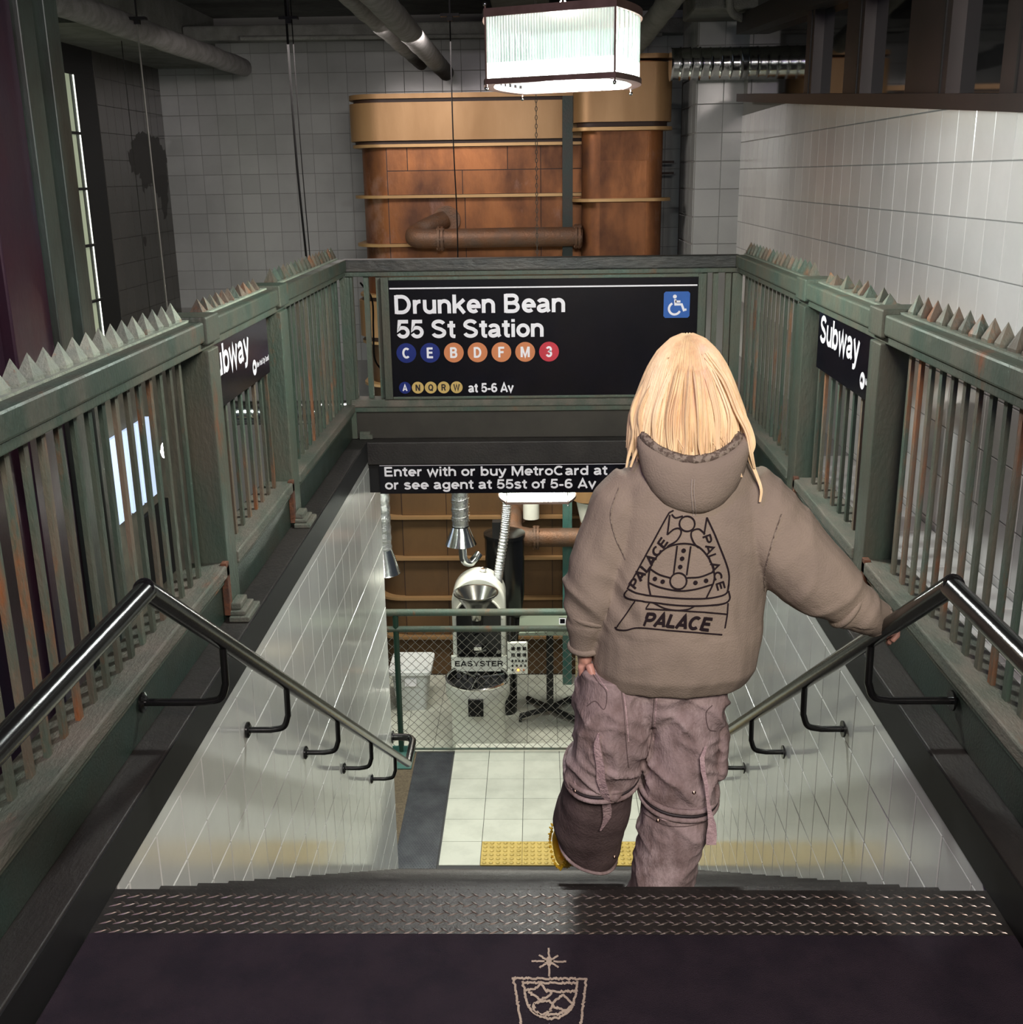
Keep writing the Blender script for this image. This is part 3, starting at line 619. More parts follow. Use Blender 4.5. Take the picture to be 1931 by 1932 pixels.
# ============================================================ PENDANT LAMPS
def lamp(nm, label, fl_, fr, br_, bl, z0, z1, nf, ne, hang):
    t = thing(nm, label, 'lamp', ((fl_[0]+br_[0])/2, (fl_[1]+br_[1])/2, z0), 'ribbed glass pendant lamps')
    def side(p, q, bulge, n):
        p = Vector(p); q = Vector(q); d = (q-p).normalized(); nn = Vector((d.y, -d.x)); return [p.lerp(q, i/n)+nn*bulge*sin(pi*i/n) for i in range(n+1)]
    loop = side(fl_, fr, .0, nf)[:-1]+side(fr, br_, .055, ne)[:-1]+side(br_, bl, .0, nf)[:-1]+side(bl, fl_, .055, ne)[:-1]
    cx = sum(p.x for p in loop)/len(loop); cy = sum(p.y for p in loop)/len(loop)
    def ringf(k, za, zb, ki): 
        out = [[(cx+(p.x-cx)*k, cy+(p.y-cy)*k, za) for p in loop], [(cx+(p.x-cx)*k, cy+(p.y-cy)*k, zb) for p in loop],
               [(cx+(p.x-cx)*ki, cy+(p.y-cy)*ki, zb) for p in loop], [(cx+(p.x-cx)*ki, cy+(p.y-cy)*ki, za) for p in loop]]
        out.append(out[0]); return MB().loft(out, True, False)
    ringf(1.03, z1-.026, z1, .90).build('top_frame', m_bronze, t); ringf(1.03, z0, z0+.018, .90).build('bottom_frame', m_bronze, t)
    # ribbed glass: one thin bar per rib
    zm = z0+.068
    for za, zb_, m_, n_ in ((zm, z1-.026, m_rods, 'glass_ribs'), (z0+.018, zm, m_rodlit, 'lit_lower_ribs')):
        mb = MB()
        for p in loop: mb.lathe([(.0048, za), (.0048, zb_)], (cx+(p.x-cx)*.985, cy+(p.y-cy)*.985, 0), 6, caps=False)
        mb.build(n_, m_, t, smooth=80, kind='stuff')
    for p in (Vector(fl_), Vector(fr), Vector(br_), Vector(bl)):
        x, y = cx+(p.x-cx)*1.01, cy+(p.y-cy)*1.01
        MB().tube([(x, y, z0-.012), (x, y, z1+.012)], .0035, 8).build('corner_rod', m_bronze, t)
        for z in (z0-.014, z1+.014): MB().lathe([(0, -.008), (.006, -.005), (.007, 0), (.006, .005), (0, .008)], (x, y, z), 8).build('finial', m_chrome, t, smooth=60)
    mb = MB(); mb.lathe([(.0, z0+.03), (.03, z0+.04), (.03, z1-.07), (0, z1-.06)], (cx, cy, 0), 12); 
    for p in loop[::3]: 
        x, y = cx+(p.x-cx)*.84, cy+(p.y-cy)*.84; mb.lathe([(.010, z0+.012), (.010, z0+.045)], (x, y, 0), 6)
    MB().prism([(cx+(p.x-cx)*.80, cy+(p.y-cy)*.80) for p in loop], z0+.025, z0+.035).build('lit_diffuser', m_core, t)
    MB().prism([(cx+(p.x-cx)*.96, cy+(p.y-cy)*.96) for p in loop], z1-.012, z1-.006).build('top_plate', m_bronze, t)
    z = z1
    for i in range(hang):
        mbb = MB(); a_ = pi/2*(i % 2); P = [(cx+.014*cos(k)*cos(a_), cy+.014*cos(k)*sin(a_), z+.022+.024*sin(k)) for k in [2*pi*j/12 for j in range(13)]]
        mbb.tube(P, .0045, 6, caps=False).build('chain_link', m_chrome, t, smooth=60); z += .037
    return t
lamp('pendant_lamp', 'glowing ribbed glass box pendant hanging on a chain above the stairwell', (-.180, 4.07), (.240, 3.88), (.335, 4.42), (-.066, 4.62), 1.880, 2.118, 44, 14, 31)
lamp('pendant_lamp', 'second ribbed glass pendant, glowing just below the narrow black sign', (-.265, 8.30), (.205, 8.30), (.225, 8.72), (-.285, 8.72), -.855, -.62, 40, 12, 3)

# ============================================================ PIPES, CABLES AND CHAIN UNDER THE CEILING
def pipe(label, path, r, m=m_ins, nm='lagged_pipe', cat='pipe', n=16, smooth=50, jit=None, group=None):
    return tag(MB().tube(path, r, n, jit=jit).build(nm, m, None, smooth=smooth), label, cat, group)
jt = lambda p: .010*noise.noise(Vector(p)*9)
def long(a_, b_, n=30): return [tuple(Vector(a_).lerp(Vector(b_), i/n)) for i in range(n+1)]
pipe('white lagged ceiling pipe at the upper left, above the dark tiled wall', long((-3.17, 6.2, 2.72), (-3.088, 12.5, 2.706)), .092, jit=jt)
pipe('lagged ceiling pipe, left one of the close pair over the copper tank', long((-1.25, 6.2, 2.74), (-1.21, 12.4, 2.72)), .075, jit=jt)
pipe('lagged ceiling pipe, right one of the close pair over the copper tank', long((-.985, 6.2, 2.635), (-.957, 12.4, 2.62)), .085, jit=jt)
pipe('grey lagged pipe passing behind the lit pendant lamp', long((1.05, 7.2, 2.90), (.85, 10.6, 2.65)), .085, m_concl, jit=jt)
pipe('short hooked grey pipe on the ceiling above the tiled pier', bez([(1.47, 9.4, 3.1), (1.49, 9.5, 2.87), (1.54, 9.6, 2.78), (1.66, 9.7, 2.75), (1.80, 9.8, 2.74)], 6), .03, m_concl)
pipe('slim pale conduit running under the ceiling beam', long((-2.9, 11.7, 2.90), (1.2, 11.7, 2.87)), .022, m_concl)
m_cable = mat('black_rubber_cable', (.010, .010, .010), .9, 0, spec=.1)
m_wire2 = mat('pale_cable_sheath', (.16, .155, .14), .8, 0)
wire = lambda label, path, r=.006, m=m_cable: pipe(label, path, r, m, 'hanging_cable', 'cable', 6)
wire('pale cable hanging in front of the dark tiled wall', bez([(-3.006, 9, 2.75), (-3.0, 9, 1.6), (-2.992, 9, .5)]), .006, m_wire2)
wire('left cable of the close pair before the back wall', bez([(-1.878, 9, 2.9), (-1.872, 9, 1.8), (-1.84, 9, .9)]), .009)
wire('right thin cable of the close pair before the back wall', bez([(-1.838, 9, 2.9), (-1.832, 9, 1.8), (-1.812, 9, .9)]), .004)
wire('thin dark cable hanging before the middle of the copper tank', bez([(-.655, 9, 2.9), (-.655, 9, 1.9), (-.642, 9, 1.3), (-.645, 9, .8)]), .005)
wire('black cable curving down behind the left end of the far railing', bez([(-1.04, 6.55, 1.0), (-.985, 6.6, .90), (-.985, 6.6, .72), (-.985, 6.6, .55), (-.93, 6.6, .47), (-.86, 6.6, .42)]), .006)
for (x, y, z, lb) in ((-3.0, 9, 2.735, 'small bracket on the soffit holding the pale hanging cable'), (-1.86, 9, 2.72, 'small clamp under the ceiling holding the pair of cables'), (-.655, 9, 2.72, 'small clamp under the ceiling above the thin cable')):
    t = thing('ceiling_clamp', lb, 'clamp', (x, y, z)); B(x-.07, x+.07, y-.03, y+.03, z, z+.02).build('clamp_plate', m_blackm, t); B(x-.02, x+.02, y-.02, y+.02, z-.03, z).build('clamp_jaw', m_blackm, t); B(x-.006, x+.006, y-.006, y+.006, z+.02, 3.25).build('hanger_rod', m_blackm, t)
mb = MB()
ch = thing('hanging_chain', 'thin steel chain hanging below the pendant lamp to the far railing', 'chain', (-.016, 6.8, 1.2))
lk = MB().tube([(.006*cos(k), 0, .013*sin(k)) for k in [2*pi*j/8 for j in range(9)]], .0022, 4, caps=False).mesh('chain_link'); lk.materials.append(m_wire)
for i in range(78): inst('chain_link', lk, ch, (-.016, 6.8, 1.10+i*.0235), (0, 0, pi/2*(i % 2)))
# spiral duct
prof = []
for i in range(120):
    x = 1.13+i*.0105; prof.append((.132+(.006 if i % 8 == 0 else 0), x))
t = tag(MB().lathe([(0, 1.13)]+prof+[(0, prof[-1][1])], (0, 10.28, 2.475), 32, 'x').build('spiral_duct', m_steel, None, smooth=30), 'shiny spiral steel duct crossing in front of the tiled pier', 'duct')

# ============================================================ COPPER TANK AND COLUMNS
def rrect(x0, x1, y0, y1, r, n=8):
    P = []
    for cx, cy, a0 in ((x1-r, y0+r, -90), (x1-r, y1-r, 0), (x0+r, y1-r, 90), (x0+r, y0+r, 180)): P += arc(cx, cy, r, r, a0, a0+90, n)
    return P
def rr(x0, x1, y0, y1, r, z0, z1, nm, m, p, sm=30): return MB().prism(rrect(x0, x1, y0, y1, r), z0, z1).build(nm, m, p, smooth=sm)
tk_ = thing('copper_tank', 'huge copper clad tank with brass bands standing behind the stairwell', 'tank', (-.4, 12, -3.7))
bx = (-1.745, .96, 11.31, 12.75)
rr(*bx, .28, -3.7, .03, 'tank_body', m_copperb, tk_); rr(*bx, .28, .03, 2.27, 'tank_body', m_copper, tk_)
o_ = (-1.84, 1.05, 11.21, 12.85)
rr(*o_, .33, 1.918, 2.262, 'brass_collar', m_gold, tk_); rr(*o_, .33, 2.296, 2.340, 'top_rim', m_gold, tk_); rr(-1.80, 1.01, 11.25, 12.81, .30, 2.262, 2.296, 'dark_groove', m_groove, tk_)
rr(-1.80, 1.01, 11.25, 12.81, .30, 1.885, 1.918, 'dark_groove', m_groove, tk_)
rr(*o_, .33, .038, .395, 'brass_collar', m_gold, tk_); rr(-1.80, 1.01, 11.25, 12.81, .30, -.005, .038, 'dark_groove', m_groove, tk_); rr(-1.80, 1.01, 11.25, 12.81, .30, .395, .43, 'dark_groove', m_groove, tk_)
for z in (1.872, 1.40, .940, .448, -.022, -.455, -.93, -1.40, -1.862, -2.318, -2.774, -3.23):
    rr(-1.825, 1.03, 11.225, 12.82, .32, z-.014, z+.014, 'brass_band', m_band if z > -.5 else m_gold, tk_)
r = random.Random(5); zz = [1.872, 1.40, .940, .448]; 
def panel(x0, x1, z0, z1, m): B(x0+.004, x1-.004, 11.298, 11.3045, z0+.004, z1-.004).build('copper_panel', m, tk_)
for (z1, z0) in ((1.858, 1.64), (1.64, 1.414), (1.386, .954), (.926, .462)):
    ed = [-1.47, -1.27, -.30, .02, .50] if z0 > 1.5 else ([-1.47, -.74, .02, .50] if z0 > 1.3 else [-1.47, -.72, .02, .50])
    for i in range(len(ed)-1): panel(ed[i], ed[i+1], z0, z1, m_copper)
B(-1.475, .63, 11.3045, 11.3095, -3.7, 1.87).build('joint_backing', m_groove, tk_)
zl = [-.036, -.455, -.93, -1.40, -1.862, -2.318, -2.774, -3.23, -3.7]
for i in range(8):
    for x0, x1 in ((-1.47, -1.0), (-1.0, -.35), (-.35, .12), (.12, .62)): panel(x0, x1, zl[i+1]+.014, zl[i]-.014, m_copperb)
# small tie bars to the back wall
for z in (1.70, 1.585): B(1.0, 1.45, 12.95-.4, 12.97-.37, z-.012, z+.012).build('tie_bar', m_groove, tk_)
cc = thing('copper_flue', 'narrow copper and brass flue column standing in front of the tank at right', 'flue', (.78, 11, -2))
q = (.405, 1.16, 10.86, 11.20); qo = (.325, 1.225, 10.77, 11.20)
rr(*q, .15, -1.9, 2.56, 'flue_body', m_copper, cc); rr(*qo, .17, 2.04, 2.545, 'brass_collar', m_gold, cc); rr(*qo, .17, 2.575, 2.615, 'top_rim', m_gold, cc)
rr(.36, 1.19, 10.8, 11.2, .16, 2.0, 2.04, 'dark_groove', m_groove, cc); rr(.315, 1.235, 10.76, 11.2, .17, 1.965, 1.995, 'brass_band', m_band, cc); rr(.315, 1.235, 10.76, 11.2, .17, 1.338, 1.366, 'brass_band', m_band, cc)
rr(.315, 1.235, 10.76, 11.2, .17, .75, .78, 'brass_band', m_band, cc)
rr(*qo, .17, -1.58, -.95, 'brass_collar', m_gold, cc); MB().loft([[(x, y, -1.60) for x, y in rrect(.36, 1.19, 10.8, 11.2, .16)], [(x, y, -1.9) for x, y in rrect(.42, 1.1, 10.88, 11.15, .13)]]).build('flue_foot', m_cream2, cc)
for (z0, z1) in ((1.375, 1.70), (1.70, 1.955), (.79, 1.33)): B(.57, 1.0, 10.853, 10.859, z0+.004, z1-.004).build('copper_panel', m_copper, cc)
gc = thing('steel_stanchion', 'slim green steel column between the copper tank and the flue', 'column', (.285, 10.8, -3.7))
B(.226, .322, 11.045, 11.060, .2, 2.285).build('flange', m_dkcol, gc); B(.275, .295, 11.060, 11.155, .2, 2.285).build('web', m_dkcol, gc); B(.226, .322, 11.155, 11.170, .2, 2.285).build('flange', m_dkcol, gc)
B(.226, .322, 11.045, 11.060, -3.7, .199).build('flange', m_teal, gc); B(.275, .295, 11.060, 11.155, -3.7, .199).build('web', m_teal, gc); B(.226, .322, 11.155, 11.170, -3.7, .199).build('flange', m_teal, gc)
def copperpipe(label, path, r, rings, disc_):
    t = thing('copper_pipe', label, 'pipe', path[0], 'oxidised pipes with bolted flanges')
    MB().tube(path, r, 20, jit=lambda p: .004*noise.noise(Vector(p)*14)).build('pipe_run', m_pipec, t, smooth=50)
    for x, y, z in rings:
        for dx in (-.016, .016): MB().lathe([(0, -.012), (r*1.28, -.012), (r*1.28, .012), (0, .012)], (x+dx, y, z), 20, 'x').build('flange', m_pipec, t, smooth=30)
        for k in range(6):
            a_ = 2*pi*k/6; B(x-.035, x+.035, y+r*1.15*cos(a_)-.009, y+r*1.15*cos(a_)+.009, z+r*1.15*sin(a_)-.009, z+r*1.15*sin(a_)+.009).build('bolt', m_pipec, t)
    if disc_:
        x, y, z, rd = disc_; MB().lathe([(0, -.03), (rd, -.03), (rd, 0), (0, 0)], (x, y, z), 24, 'y').build('wall_flange', m_pipec, t, smooth=30)
copperpipe('upper oxidised pipe with elbow, running from the tank to the flue', [(.41, 10.94, 1.02), (-.2, 10.94, 1.02), (-.92, 10.94, 1.015)]+bez([(-1.04, 10.94, 1.015), (-1.15, 10.96, 1.02), (-1.20, 11.02, 1.035), (-1.17, 11.10, 1.07), (-1.07, 11.18, 1.12), (-.93, 11.30, 1.175)], 5), .090, [(-.94, 10.94, 1.015), (.365, 10.94, 1.02)], (-.905, 11.30, 1.175, .135))
copperpipe('lower oxidised pipe with elbow, seen below the narrow black sign', [(.62, 10.94, -1.99), (.2, 10.94, -1.99), (-.03, 10.94, -1.99)]+bez([(-.13, 10.94, -1.985), (-.25, 10.96, -1.96), (-.295, 11.04, -1.90), (-.29, 11.15, -1.83), (-.285, 11.3, -1.80)], 5), .098, [(-.05, 10.94, -1.99)], (-.275, 11.24, -1.80, .145))
pipe('short white vertical duct above the lower oxidised pipe elbow', [(-.10, 11.08, -.9), (-.10, 11.08, -1.82)], .085, m_cream2, 'white_duct', 'duct')

# left foreground steel columns
t = thing('steel_column', 'green and grey steel H column standing left of the railing', 'column', (-2.3, 5.5, -3.16))
B(-2.42, -2.28, 5.27, 5.425, -3.16, 3.24).build('flange', m_gcol, t, bevel=.006); B(-2.42, -2.36, 5.425, 5.60, -3.16, 3.24).build('web', m_gcol, t); B(-2.44, -2.30, 5.60, 5.755, -3.16, 3.24).build('flange', m_gcol, t, bevel=.006)
t = thing('clad_column', 'dark purple glossy column at the left edge behind the green steel column', 'column', (-2.4, 4.8, -3.16))
B(-2.7, -2.31, 4.86, 5.262, -3.16, 3.24).build('cladding', m_purp, t, bevel=.01); B(-2.7, -2.36, 4.55, 4.855, -3.16, 3.24).build('cladding', m_purp, t, bevel=.01)
# things glimpsed through the left bars
t = thing('leaning_beam', 'dark red brown beam leaning diagonally behind the left railing bars', 'beam', (-2, 3.5, -2))
MB().tube([(-2.05, 3.05, .75), (-1.75, 3.4, -1.9)], .07, 4).build('beam_web', m_rbrown, t); MB().tube([(-2.13, 3.05, .75), (-1.83, 3.4, -1.9)], .025, 4).build('beam_lip', m_rbrown, t)
t = thing('display_panels', 'backlit pale blue display panels low on the left wall', 'panel', (-4.1, 9.9, -1.2))
for y0, y1, m in ((9.95, 10.0, m_litwhite), (10.0, 10.12, m_blackm), (10.28, 10.62, m_litpanel), (10.68, 11.0, m_litpanel), (11.05, 11.4, m_litpanel)): B(-4.14, -4.10, y0, y1, -1.62, -.78).build('panel_board', m, t)
B(-4.14, -4.09, 10.9, 11.7, -2.6, -1.75).build('lower_recess', m_blackm, t)
t = thing('hanging_bulb', 'bright bare bulb glimpsed between the left railing bars', 'lamp', (-3.6, 10.3, -.9))
MB().lathe([(0, -.99), (.03, -.97), (.042, -.92), (.03, -.86), (.015, -.83), (0, -.83)], (-3.62, 10.4, 0), 16).build('bulb', m_bulb, t, smooth=60); MB().lathe([(.018, -.83), (.018, -.77)], (-3.62, 10.4, 0), 12).build('socket', m_blackm, t); MB().tube([(-3.62, 10.4, -.77), (-3.62, 10.4, 2.75)], .004, 5).build('cord', m_blackm, t)
t = thing('vintage_machine', 'black vintage machine with spoked wheel behind the left railing', 'machine', (-3.3, 6.7, -3.16))
B(-3.9, -2.9, 6.3, 7.4, -3.16, -1.75).build('machine_bench', mat('teal_grey_cabinet', (.03, .055, .06), .5), t); B(-3.95, -2.85, 6.25, 7.45, -1.75, -1.68).build('bench_top', mat('brown_bench_top', (.08, .06, .045), .6), t)
B(-3.92, -3.9, 6.4, 7.4, -1.68, -.85).build('pale_backboard', emit('glowing_backboard', (.62, .62, .45), .4), t)  # backboard is no lamp, its brightness is put in as glow
P = [(-3.25, 6.85+.20*cos(k), -1.43+.22*sin(k)) for k in [2*pi*j/24 for j in range(25)]]
wlb = MB().tube(P, .03, 8, caps=False).build('wheel', m_blackm, t, smooth=60)
for k in range(6):
    a_ = pi*k/3; MB().tube([(-3.25, 6.85, -1.43), (-3.25, 6.85+.2*cos(a_), -1.43+.22*sin(a_))], .008, 5).build('spoke', m_blackm, wlb)
MB().lathe([(.0, -.06), (.09, -.06), (.12, .02), (.09, .12), (0, .14)], (-3.25, 6.85, -1.05), 16).build('machine_head', m_blackm, t, smooth=50); B(-3.30, -3.2, 6.7, 7.0, -1.68, -1.62).build('machine_foot', m_blackm, t); B(-3.28, -3.22, 7.04, 7.10, -1.68, -1.0).build('machine_post', m_blackm, t)
t = thing('brass_bin', 'brass coloured drum at the lower left behind the railing bars', 'drum', (-3.2, 5.6, -3.16))
MB().lathe([(0, -3.16), (.26, -3.16), (.27, -2.75), (.24, -2.72), (.24, -2.7), (.0, -2.7)], (-2.4, 5.0-1.2, 0), 28).build('drum_body', m_gold, t, smooth=40); MB().lathe([(.275, -2.78), (.285, -2.77), (.285, -2.74), (.275, -2.73)], (-2.4, 3.8, 0), 28).build('drum_rim', m_chrome, t, smooth=40)

# ============================================================ LANDING FENCE AND TACTILE PLATES
t = thing('mesh_guard', 'green tubular guard rail with diamond wire mesh at the landing edge', 'railing', (.2, 8.6, -3.16))
for z, r_ in ((-1.872, .030), (-2.02, .026)): MB().tube([(-1.6, 8.6, z), (1.9, 8.6, z)], r_, 14).build('guard_rail', m_green, t, smooth=40)
for x in (-1.215, .62, 1.88): MB().tube([(x, 8.6, -3.165), (x, 8.6, -1.872)], .024, 12).build('guard_post', mat('dark_green_post', (.012, .035, .022), .4) if x < -1 else m_green, t, smooth=40)
B(-1.29, -1.10, 8.30, 8.585, -3.158, -3.150).build('base_plate', m_teal, t); B(-1.29, -1.10, 8.585, 8.60, -3.158, -3.10).build('base_plate', m_teal, t)
for x, y in ((-1.24, 8.42), (-1.15, 8.50), (-1.24, 8.54), (-1.15, 8.36)): MB().lathe([(0, -3.15), (.012, -3.15), (.010, -3.138), (0, -3.134)], (x, y, 0), 8).build('bolt', m_chrome, t)
MB().tube([(-1.22, 8.598, -3.13), (1.9, 8.598, -3.13)], .010, 8).build('guard_rail', m_green, t)
mb = MB(); zb, zt, pw = -3.13, -2.035, .078
for k in range(-16, 45):
    for d in (1, -1):
        x0 = -1.58+k*pw; n = int((zt-zb)/(pw*.5)); P = []
        for i in range(n+1):
            x = x0+(i*pw*.5 if d > 0 else -i*pw*.5)+(0 if d > 0 else 1.2); 
            if -1.6 < x < 1.88: P.append((x, 8.60+.004*d*(1 if i % 2 else -1), zb+i*pw*.5))
        if len(P) > 1: mb.tube(P, .0021, 4, caps=False)
mb.build('wire_mesh', m_wire, t, kind='stuff')
ns = thing('square_notice', 'tiny black square notice with a white outline on the guard rail', 'sign', (.17, 8.56, -1.93)); B(.142, .198, 8.556, 8.566, -1.965, -1.909).build('notice_plate', m_sign, ns)
mb = MB(); draw(mb, [[(.146, -1.961), (.194, -1.961), (.194, -1.913), (.146, -1.913), (.146, -1.961)]], .008, lambda x, z: (x, 8.555, z)); mb.build('white_outline', m_white, ns)
dome = MB().lathe([(.0165, 0), (.0155, .004), (.010, .0065), (0, .007)], (0, 0, 0), 10, caps=False); 
for k in range(5):
    x0 = -.455+k*.3; tp_ = thing('tactile_plate', ['first yellow studded tactile plate from the left at the stair foot', 'second yellow studded tactile plate from the left at the stair foot', 'yellow studded tactile plate at the stair foot, third from the left', 'yellow studded tactile plate at the stair foot, fourth from the left', 'rightmost yellow studded tactile plate at the stair foot'][k], 'floor plate', (x0, 6.95, -3.16), 'yellow tactile plates')
    B(x0, x0+.298, 6.948, 7.244, -3.168, -3.157).build('plate', m_yplate, tp_, bevel=.001)
    mb = MB()
    for i in range(6):
        for j in range(6): mb.add([(v[0]+x0+.026+i*.0495, v[1]+6.973+j*.0495, v[2]-3.157) for v in dome.v], dome.f)
    mb.build('raised_studs', m_yplate, tp_, smooth=60)

# ============================================================ ROASTERY
R_ = thing('coffee_roaster', 'white enamel drum roaster with steel hopper and round cooling tray', 'machine', (-.6, 9.6, -3.7))
def arch(w, zb, zs_, n=20, cx=-.595): return [(cx-w, zb), (cx+w, zb)]+[(cx+w*cos(radians(180*i/n)), zs_+w*.98*sin(radians(180*i/n))) for i in range(n+1)]
MB().prism(arch(.252, -2.93, -2.255), 9.80, 10.12, 'xz').build('housing', m_cream2, R_, smooth=30, bevel=.02)
MB().prism(arch(.210, -2.80, -2.41), 9.775, 9.805, 'xz').build('front_plate', m_black, R_, smooth=30)
P = arch(.220, -2.80, -2.41)[2:]; MB().tube([(x, 9.785, z) for x, z in P], .012, 8).build('trim_ring', m_cream2, R_, smooth=50)
MB().lathe([(0, -.012), (.06, -.012), (.06, .02), (.0, .02)], (-.595, 9.762, -2.62), 20, 'y').build('sight_glass', m_black, R_, smooth=30)
B(-.64, -.57, 9.72, 9.76, -2.71, -2.675).build('sample_trowel', m_chrome, R_); MB().tube([(-.62, 9.74, -2.74), (-.52, 9.70, -2.70)], .012, 8).build('lever', m_chrome, R_)
for x in (-.78, -.41): MB().lathe([(0, -.012), (.02, -.012), (.02, .02), (0, .02)], (x, 9.765, -2.74), 10, 'y').build('bolt', m_chrome, R_)
B(-.625, -.565, 9.76, 9.776, -2.42, -2.30).build('chute_window', m_blackm, R_)
MB().lathe([(.045, -2.33), (.05, -2.28), (.195, -2.075), (.207, -2.070), (.207, -2.058), (.190, -2.062), (.045, -2.26)], (-.60, 9.56, 0), 32, caps=False).build('hopper', m_steel2, R_, smooth=40)
MB().lathe([(.0, -2.42), (.055, -2.42), (.06, -2.30), (0, -2.29)], (-.60, 9.66, 0), 16).build('hopper_throat', m_blackm, R_, smooth=40)
MB().lathe([(0, -1.965), (.03, -1.96), (.035, -1.93), (0, -1.92)], (-.55, 9.98, -.045), 12).build('top_fitting', m_chrome, R_)
MB().prism([(-.865, -2.955), (-.335, -2.955), (-.335, -2.80), (-.865, -2.80)], 9.785, 9.82, 'xz').build('name_board', m_cream2, R_)
mb = MB(); put_text(mb, 'EASYSTER', -.835, -2.90, .055, .47, lambda x, z: (x, 9.782, z), .2); mb.build('raised_letters', m_blackm, R_)
MB().lathe([(.0, -3.70), (.255, -3.70), (.255, -3.20), (.265, -3.16), (.300, -3.09), (.302, -2.93), (.297, -2.92), (.285, -2.93), (.285, -3.03), (0, -3.03)], (-.605, 9.60, 0), 40).build('cooling_tray', m_cream2, R_, smooth=35)
MB().lathe([(.284, -3.028), (.284, -2.932), (.282, -2.932), (.282, -3.02), (0, -3.02)], (-.605, 9.60, 0), 40, caps=False).build('tray_lining', m_blackm, R_, smooth=35)
MB().lathe([(.302, -2.934), (.306, -2.92), (.290, -2.912), (.284, -2.92)], (-.605, 9.60, 0), 40, caps=False).build('tray_rim', m_chrome, R_, smooth=60)
MB().lathe([(0, -3.02), (.022, -3.02), (.022, -2.90), (0, -2.89)], (-.605, 9.6, 0), 12).build('stirrer_hub', m_chrome, R_, smooth=40)
for k in range(3):
    a_ = .35+2*pi*k/3; ar = MB().tube([(-.605, 9.6, -2.93), (-.605+.26*cos(a_), 9.6+.26*sin(a_), -2.94)], .009, 8).build('stirrer_arm', m_chrome, R_)
    for q_ in (.35, .65, .95): B(-.605+.26*q_*cos(a_)-.02, -.605+.26*q_*cos(a_)+.02, 9.6+.26*q_*sin(a_)-.004, 9.6+.26*q_*sin(a_)+.004, -3.01, -2.94).build('stirrer_paddle', m_steel, ar)
B(-.68, -.54, 9.285, 9.31, -3.18, -3.01).build('tray_badge', m_blackm, R_, bevel=.004)
B(-.70, -.50, 9.80, 10.1, -3.7, -2.93).build('pedestal', m_blackm, R_)
cp = B(-.325, -.135, 9.70, 9.74, -2.945, -2.625).build('control_panel', m_cream2, R_, bevel=.004)
r = random.Random(4)
for j, (z, n) in enumerate(((-2.68, 3), (-2.745, 3), (-2.805, 5), (-2.855, 4), (-2.90, 3))):
    for i in range(n):
        x = -.30+i*(.16/(n))+.012; sz = .016 if j < 2 else .010
        if j < 2: B(x, x+.034, 9.69, 9.70, z-.015, z+.015).build('display', m_blackm, cp)
        else: MB().lathe([(0, -.012), (sz, -.012), (sz, 0), (0, 0)], (x+.01, 9.70, z), 10, 'y').build('knob', {(4, 1): emit('amber_lamp', (1, .35, .05), 1.5), (4, 2): m_orange}.get((j, i), m_blackm), cp)
MB().tube([(-.30, 9.72, -2.63), (-.30, 9.78, -2.56), (-.30, 9.9, -2.45)], .008, 6).build('cable', m_blackm, R_)
t = thing('chaff_cyclone', 'black cylindrical cyclone collector standing behind the roaster', 'machine', (-.36, 10.43, -3.7))
MB().lathe([(0, -3.79), (.10, -3.79), (.12, -3.0), (.19, -2.5), (.195, -1.90), (.205, -1.895), (.205, -1.86), (.12, -1.83), (0, -1.83)], (-.36, 10.43, .09), 28).build('cyclone_body', m_black, t, smooth=35)
B(-.47, -.39, 10.25, 10.35, -1.77, -1.61).build('motor_box', m_blackm, t); MB().lathe([(0, -1.84), (.05, -1.84), (.05, -1.72), (0, -1.71)], (-.36, 10.40, .09), 12).build('outlet_stub', m_blackm, t)
t = thing('exhaust_duct', 'vertical crinkled steel duct with a flared cone above the roaster', 'duct', (-.76, 10.1, -1.9), 'steel exhaust ducts')
DU = [MB().tube([(-.765, 10.1, z_/100) for z_ in range(60, -162, -3)], [.080+.004*((i*7) % 3-1) for i in range(74)], 18).build('duct_tube', m_foil, t, smooth=40),
      MB().lathe([(.082, -1.60), (.146, -1.765), (.150, -1.775), (.140, -1.775), (.07, -1.66)], (-.765, 10.1, 0), 24, caps=False).build('flared_cone', m_steel, t, smooth=40)]
mb = MB()
for z_ in range(8): mb.tube([(-.765+.087*cos(k), 10.1+.087*sin(k), -.95-.085*z_+.01*k) for k in [2*pi*j/16 for j in range(17)]], .004, 5)
mb.build('wire_coils', m_chrome, t)
MB().tube(bez([(-.75, 10.1, -1.78), (-.75, 10.1, -1.86), (-.735, 10.1, -1.945), (-.68, 10.12, -1.975), (-.64, 10.14, -1.94), (-.60, 10.18, -1.90)], 5), .040, 14).build('elbow', m_steel, t, smooth=50)
t = thing('exhaust_duct', 'steel duct with flared cone at the edge of the left stair wall', 'duct', (-1.3, 9.2, -1.9), 'steel exhaust ducts')
MB().tube([(-1.40, 9.3, -.42-i*.03) for i in range(39)], [.085+.004*((i*5) % 3-1) for i in range(39)], 18).build('duct_tube', m_foil, t, smooth=40)
MB().lathe([(.086, -1.55), (.150, -1.76), (.155, -1.77), (.145, -1.77), (.07, -1.6)], (-1.40, 9.3, 0), 24, caps=False).build('flared_cone', m_steel, t, smooth=40)
tag(MB().lathe([(0, -2.6)]+[(.105+(.006 if i % 6 == 0 else 0), -2.6+i*.03) for i in range(95)]+[(0, .25)], (0, 9.35, -.33), 24, 'x').build('spiral_duct', m_steel, None, smooth=30), 'horizontal steel duct glimpsed behind the lower left corner of the large sign', 'duct')
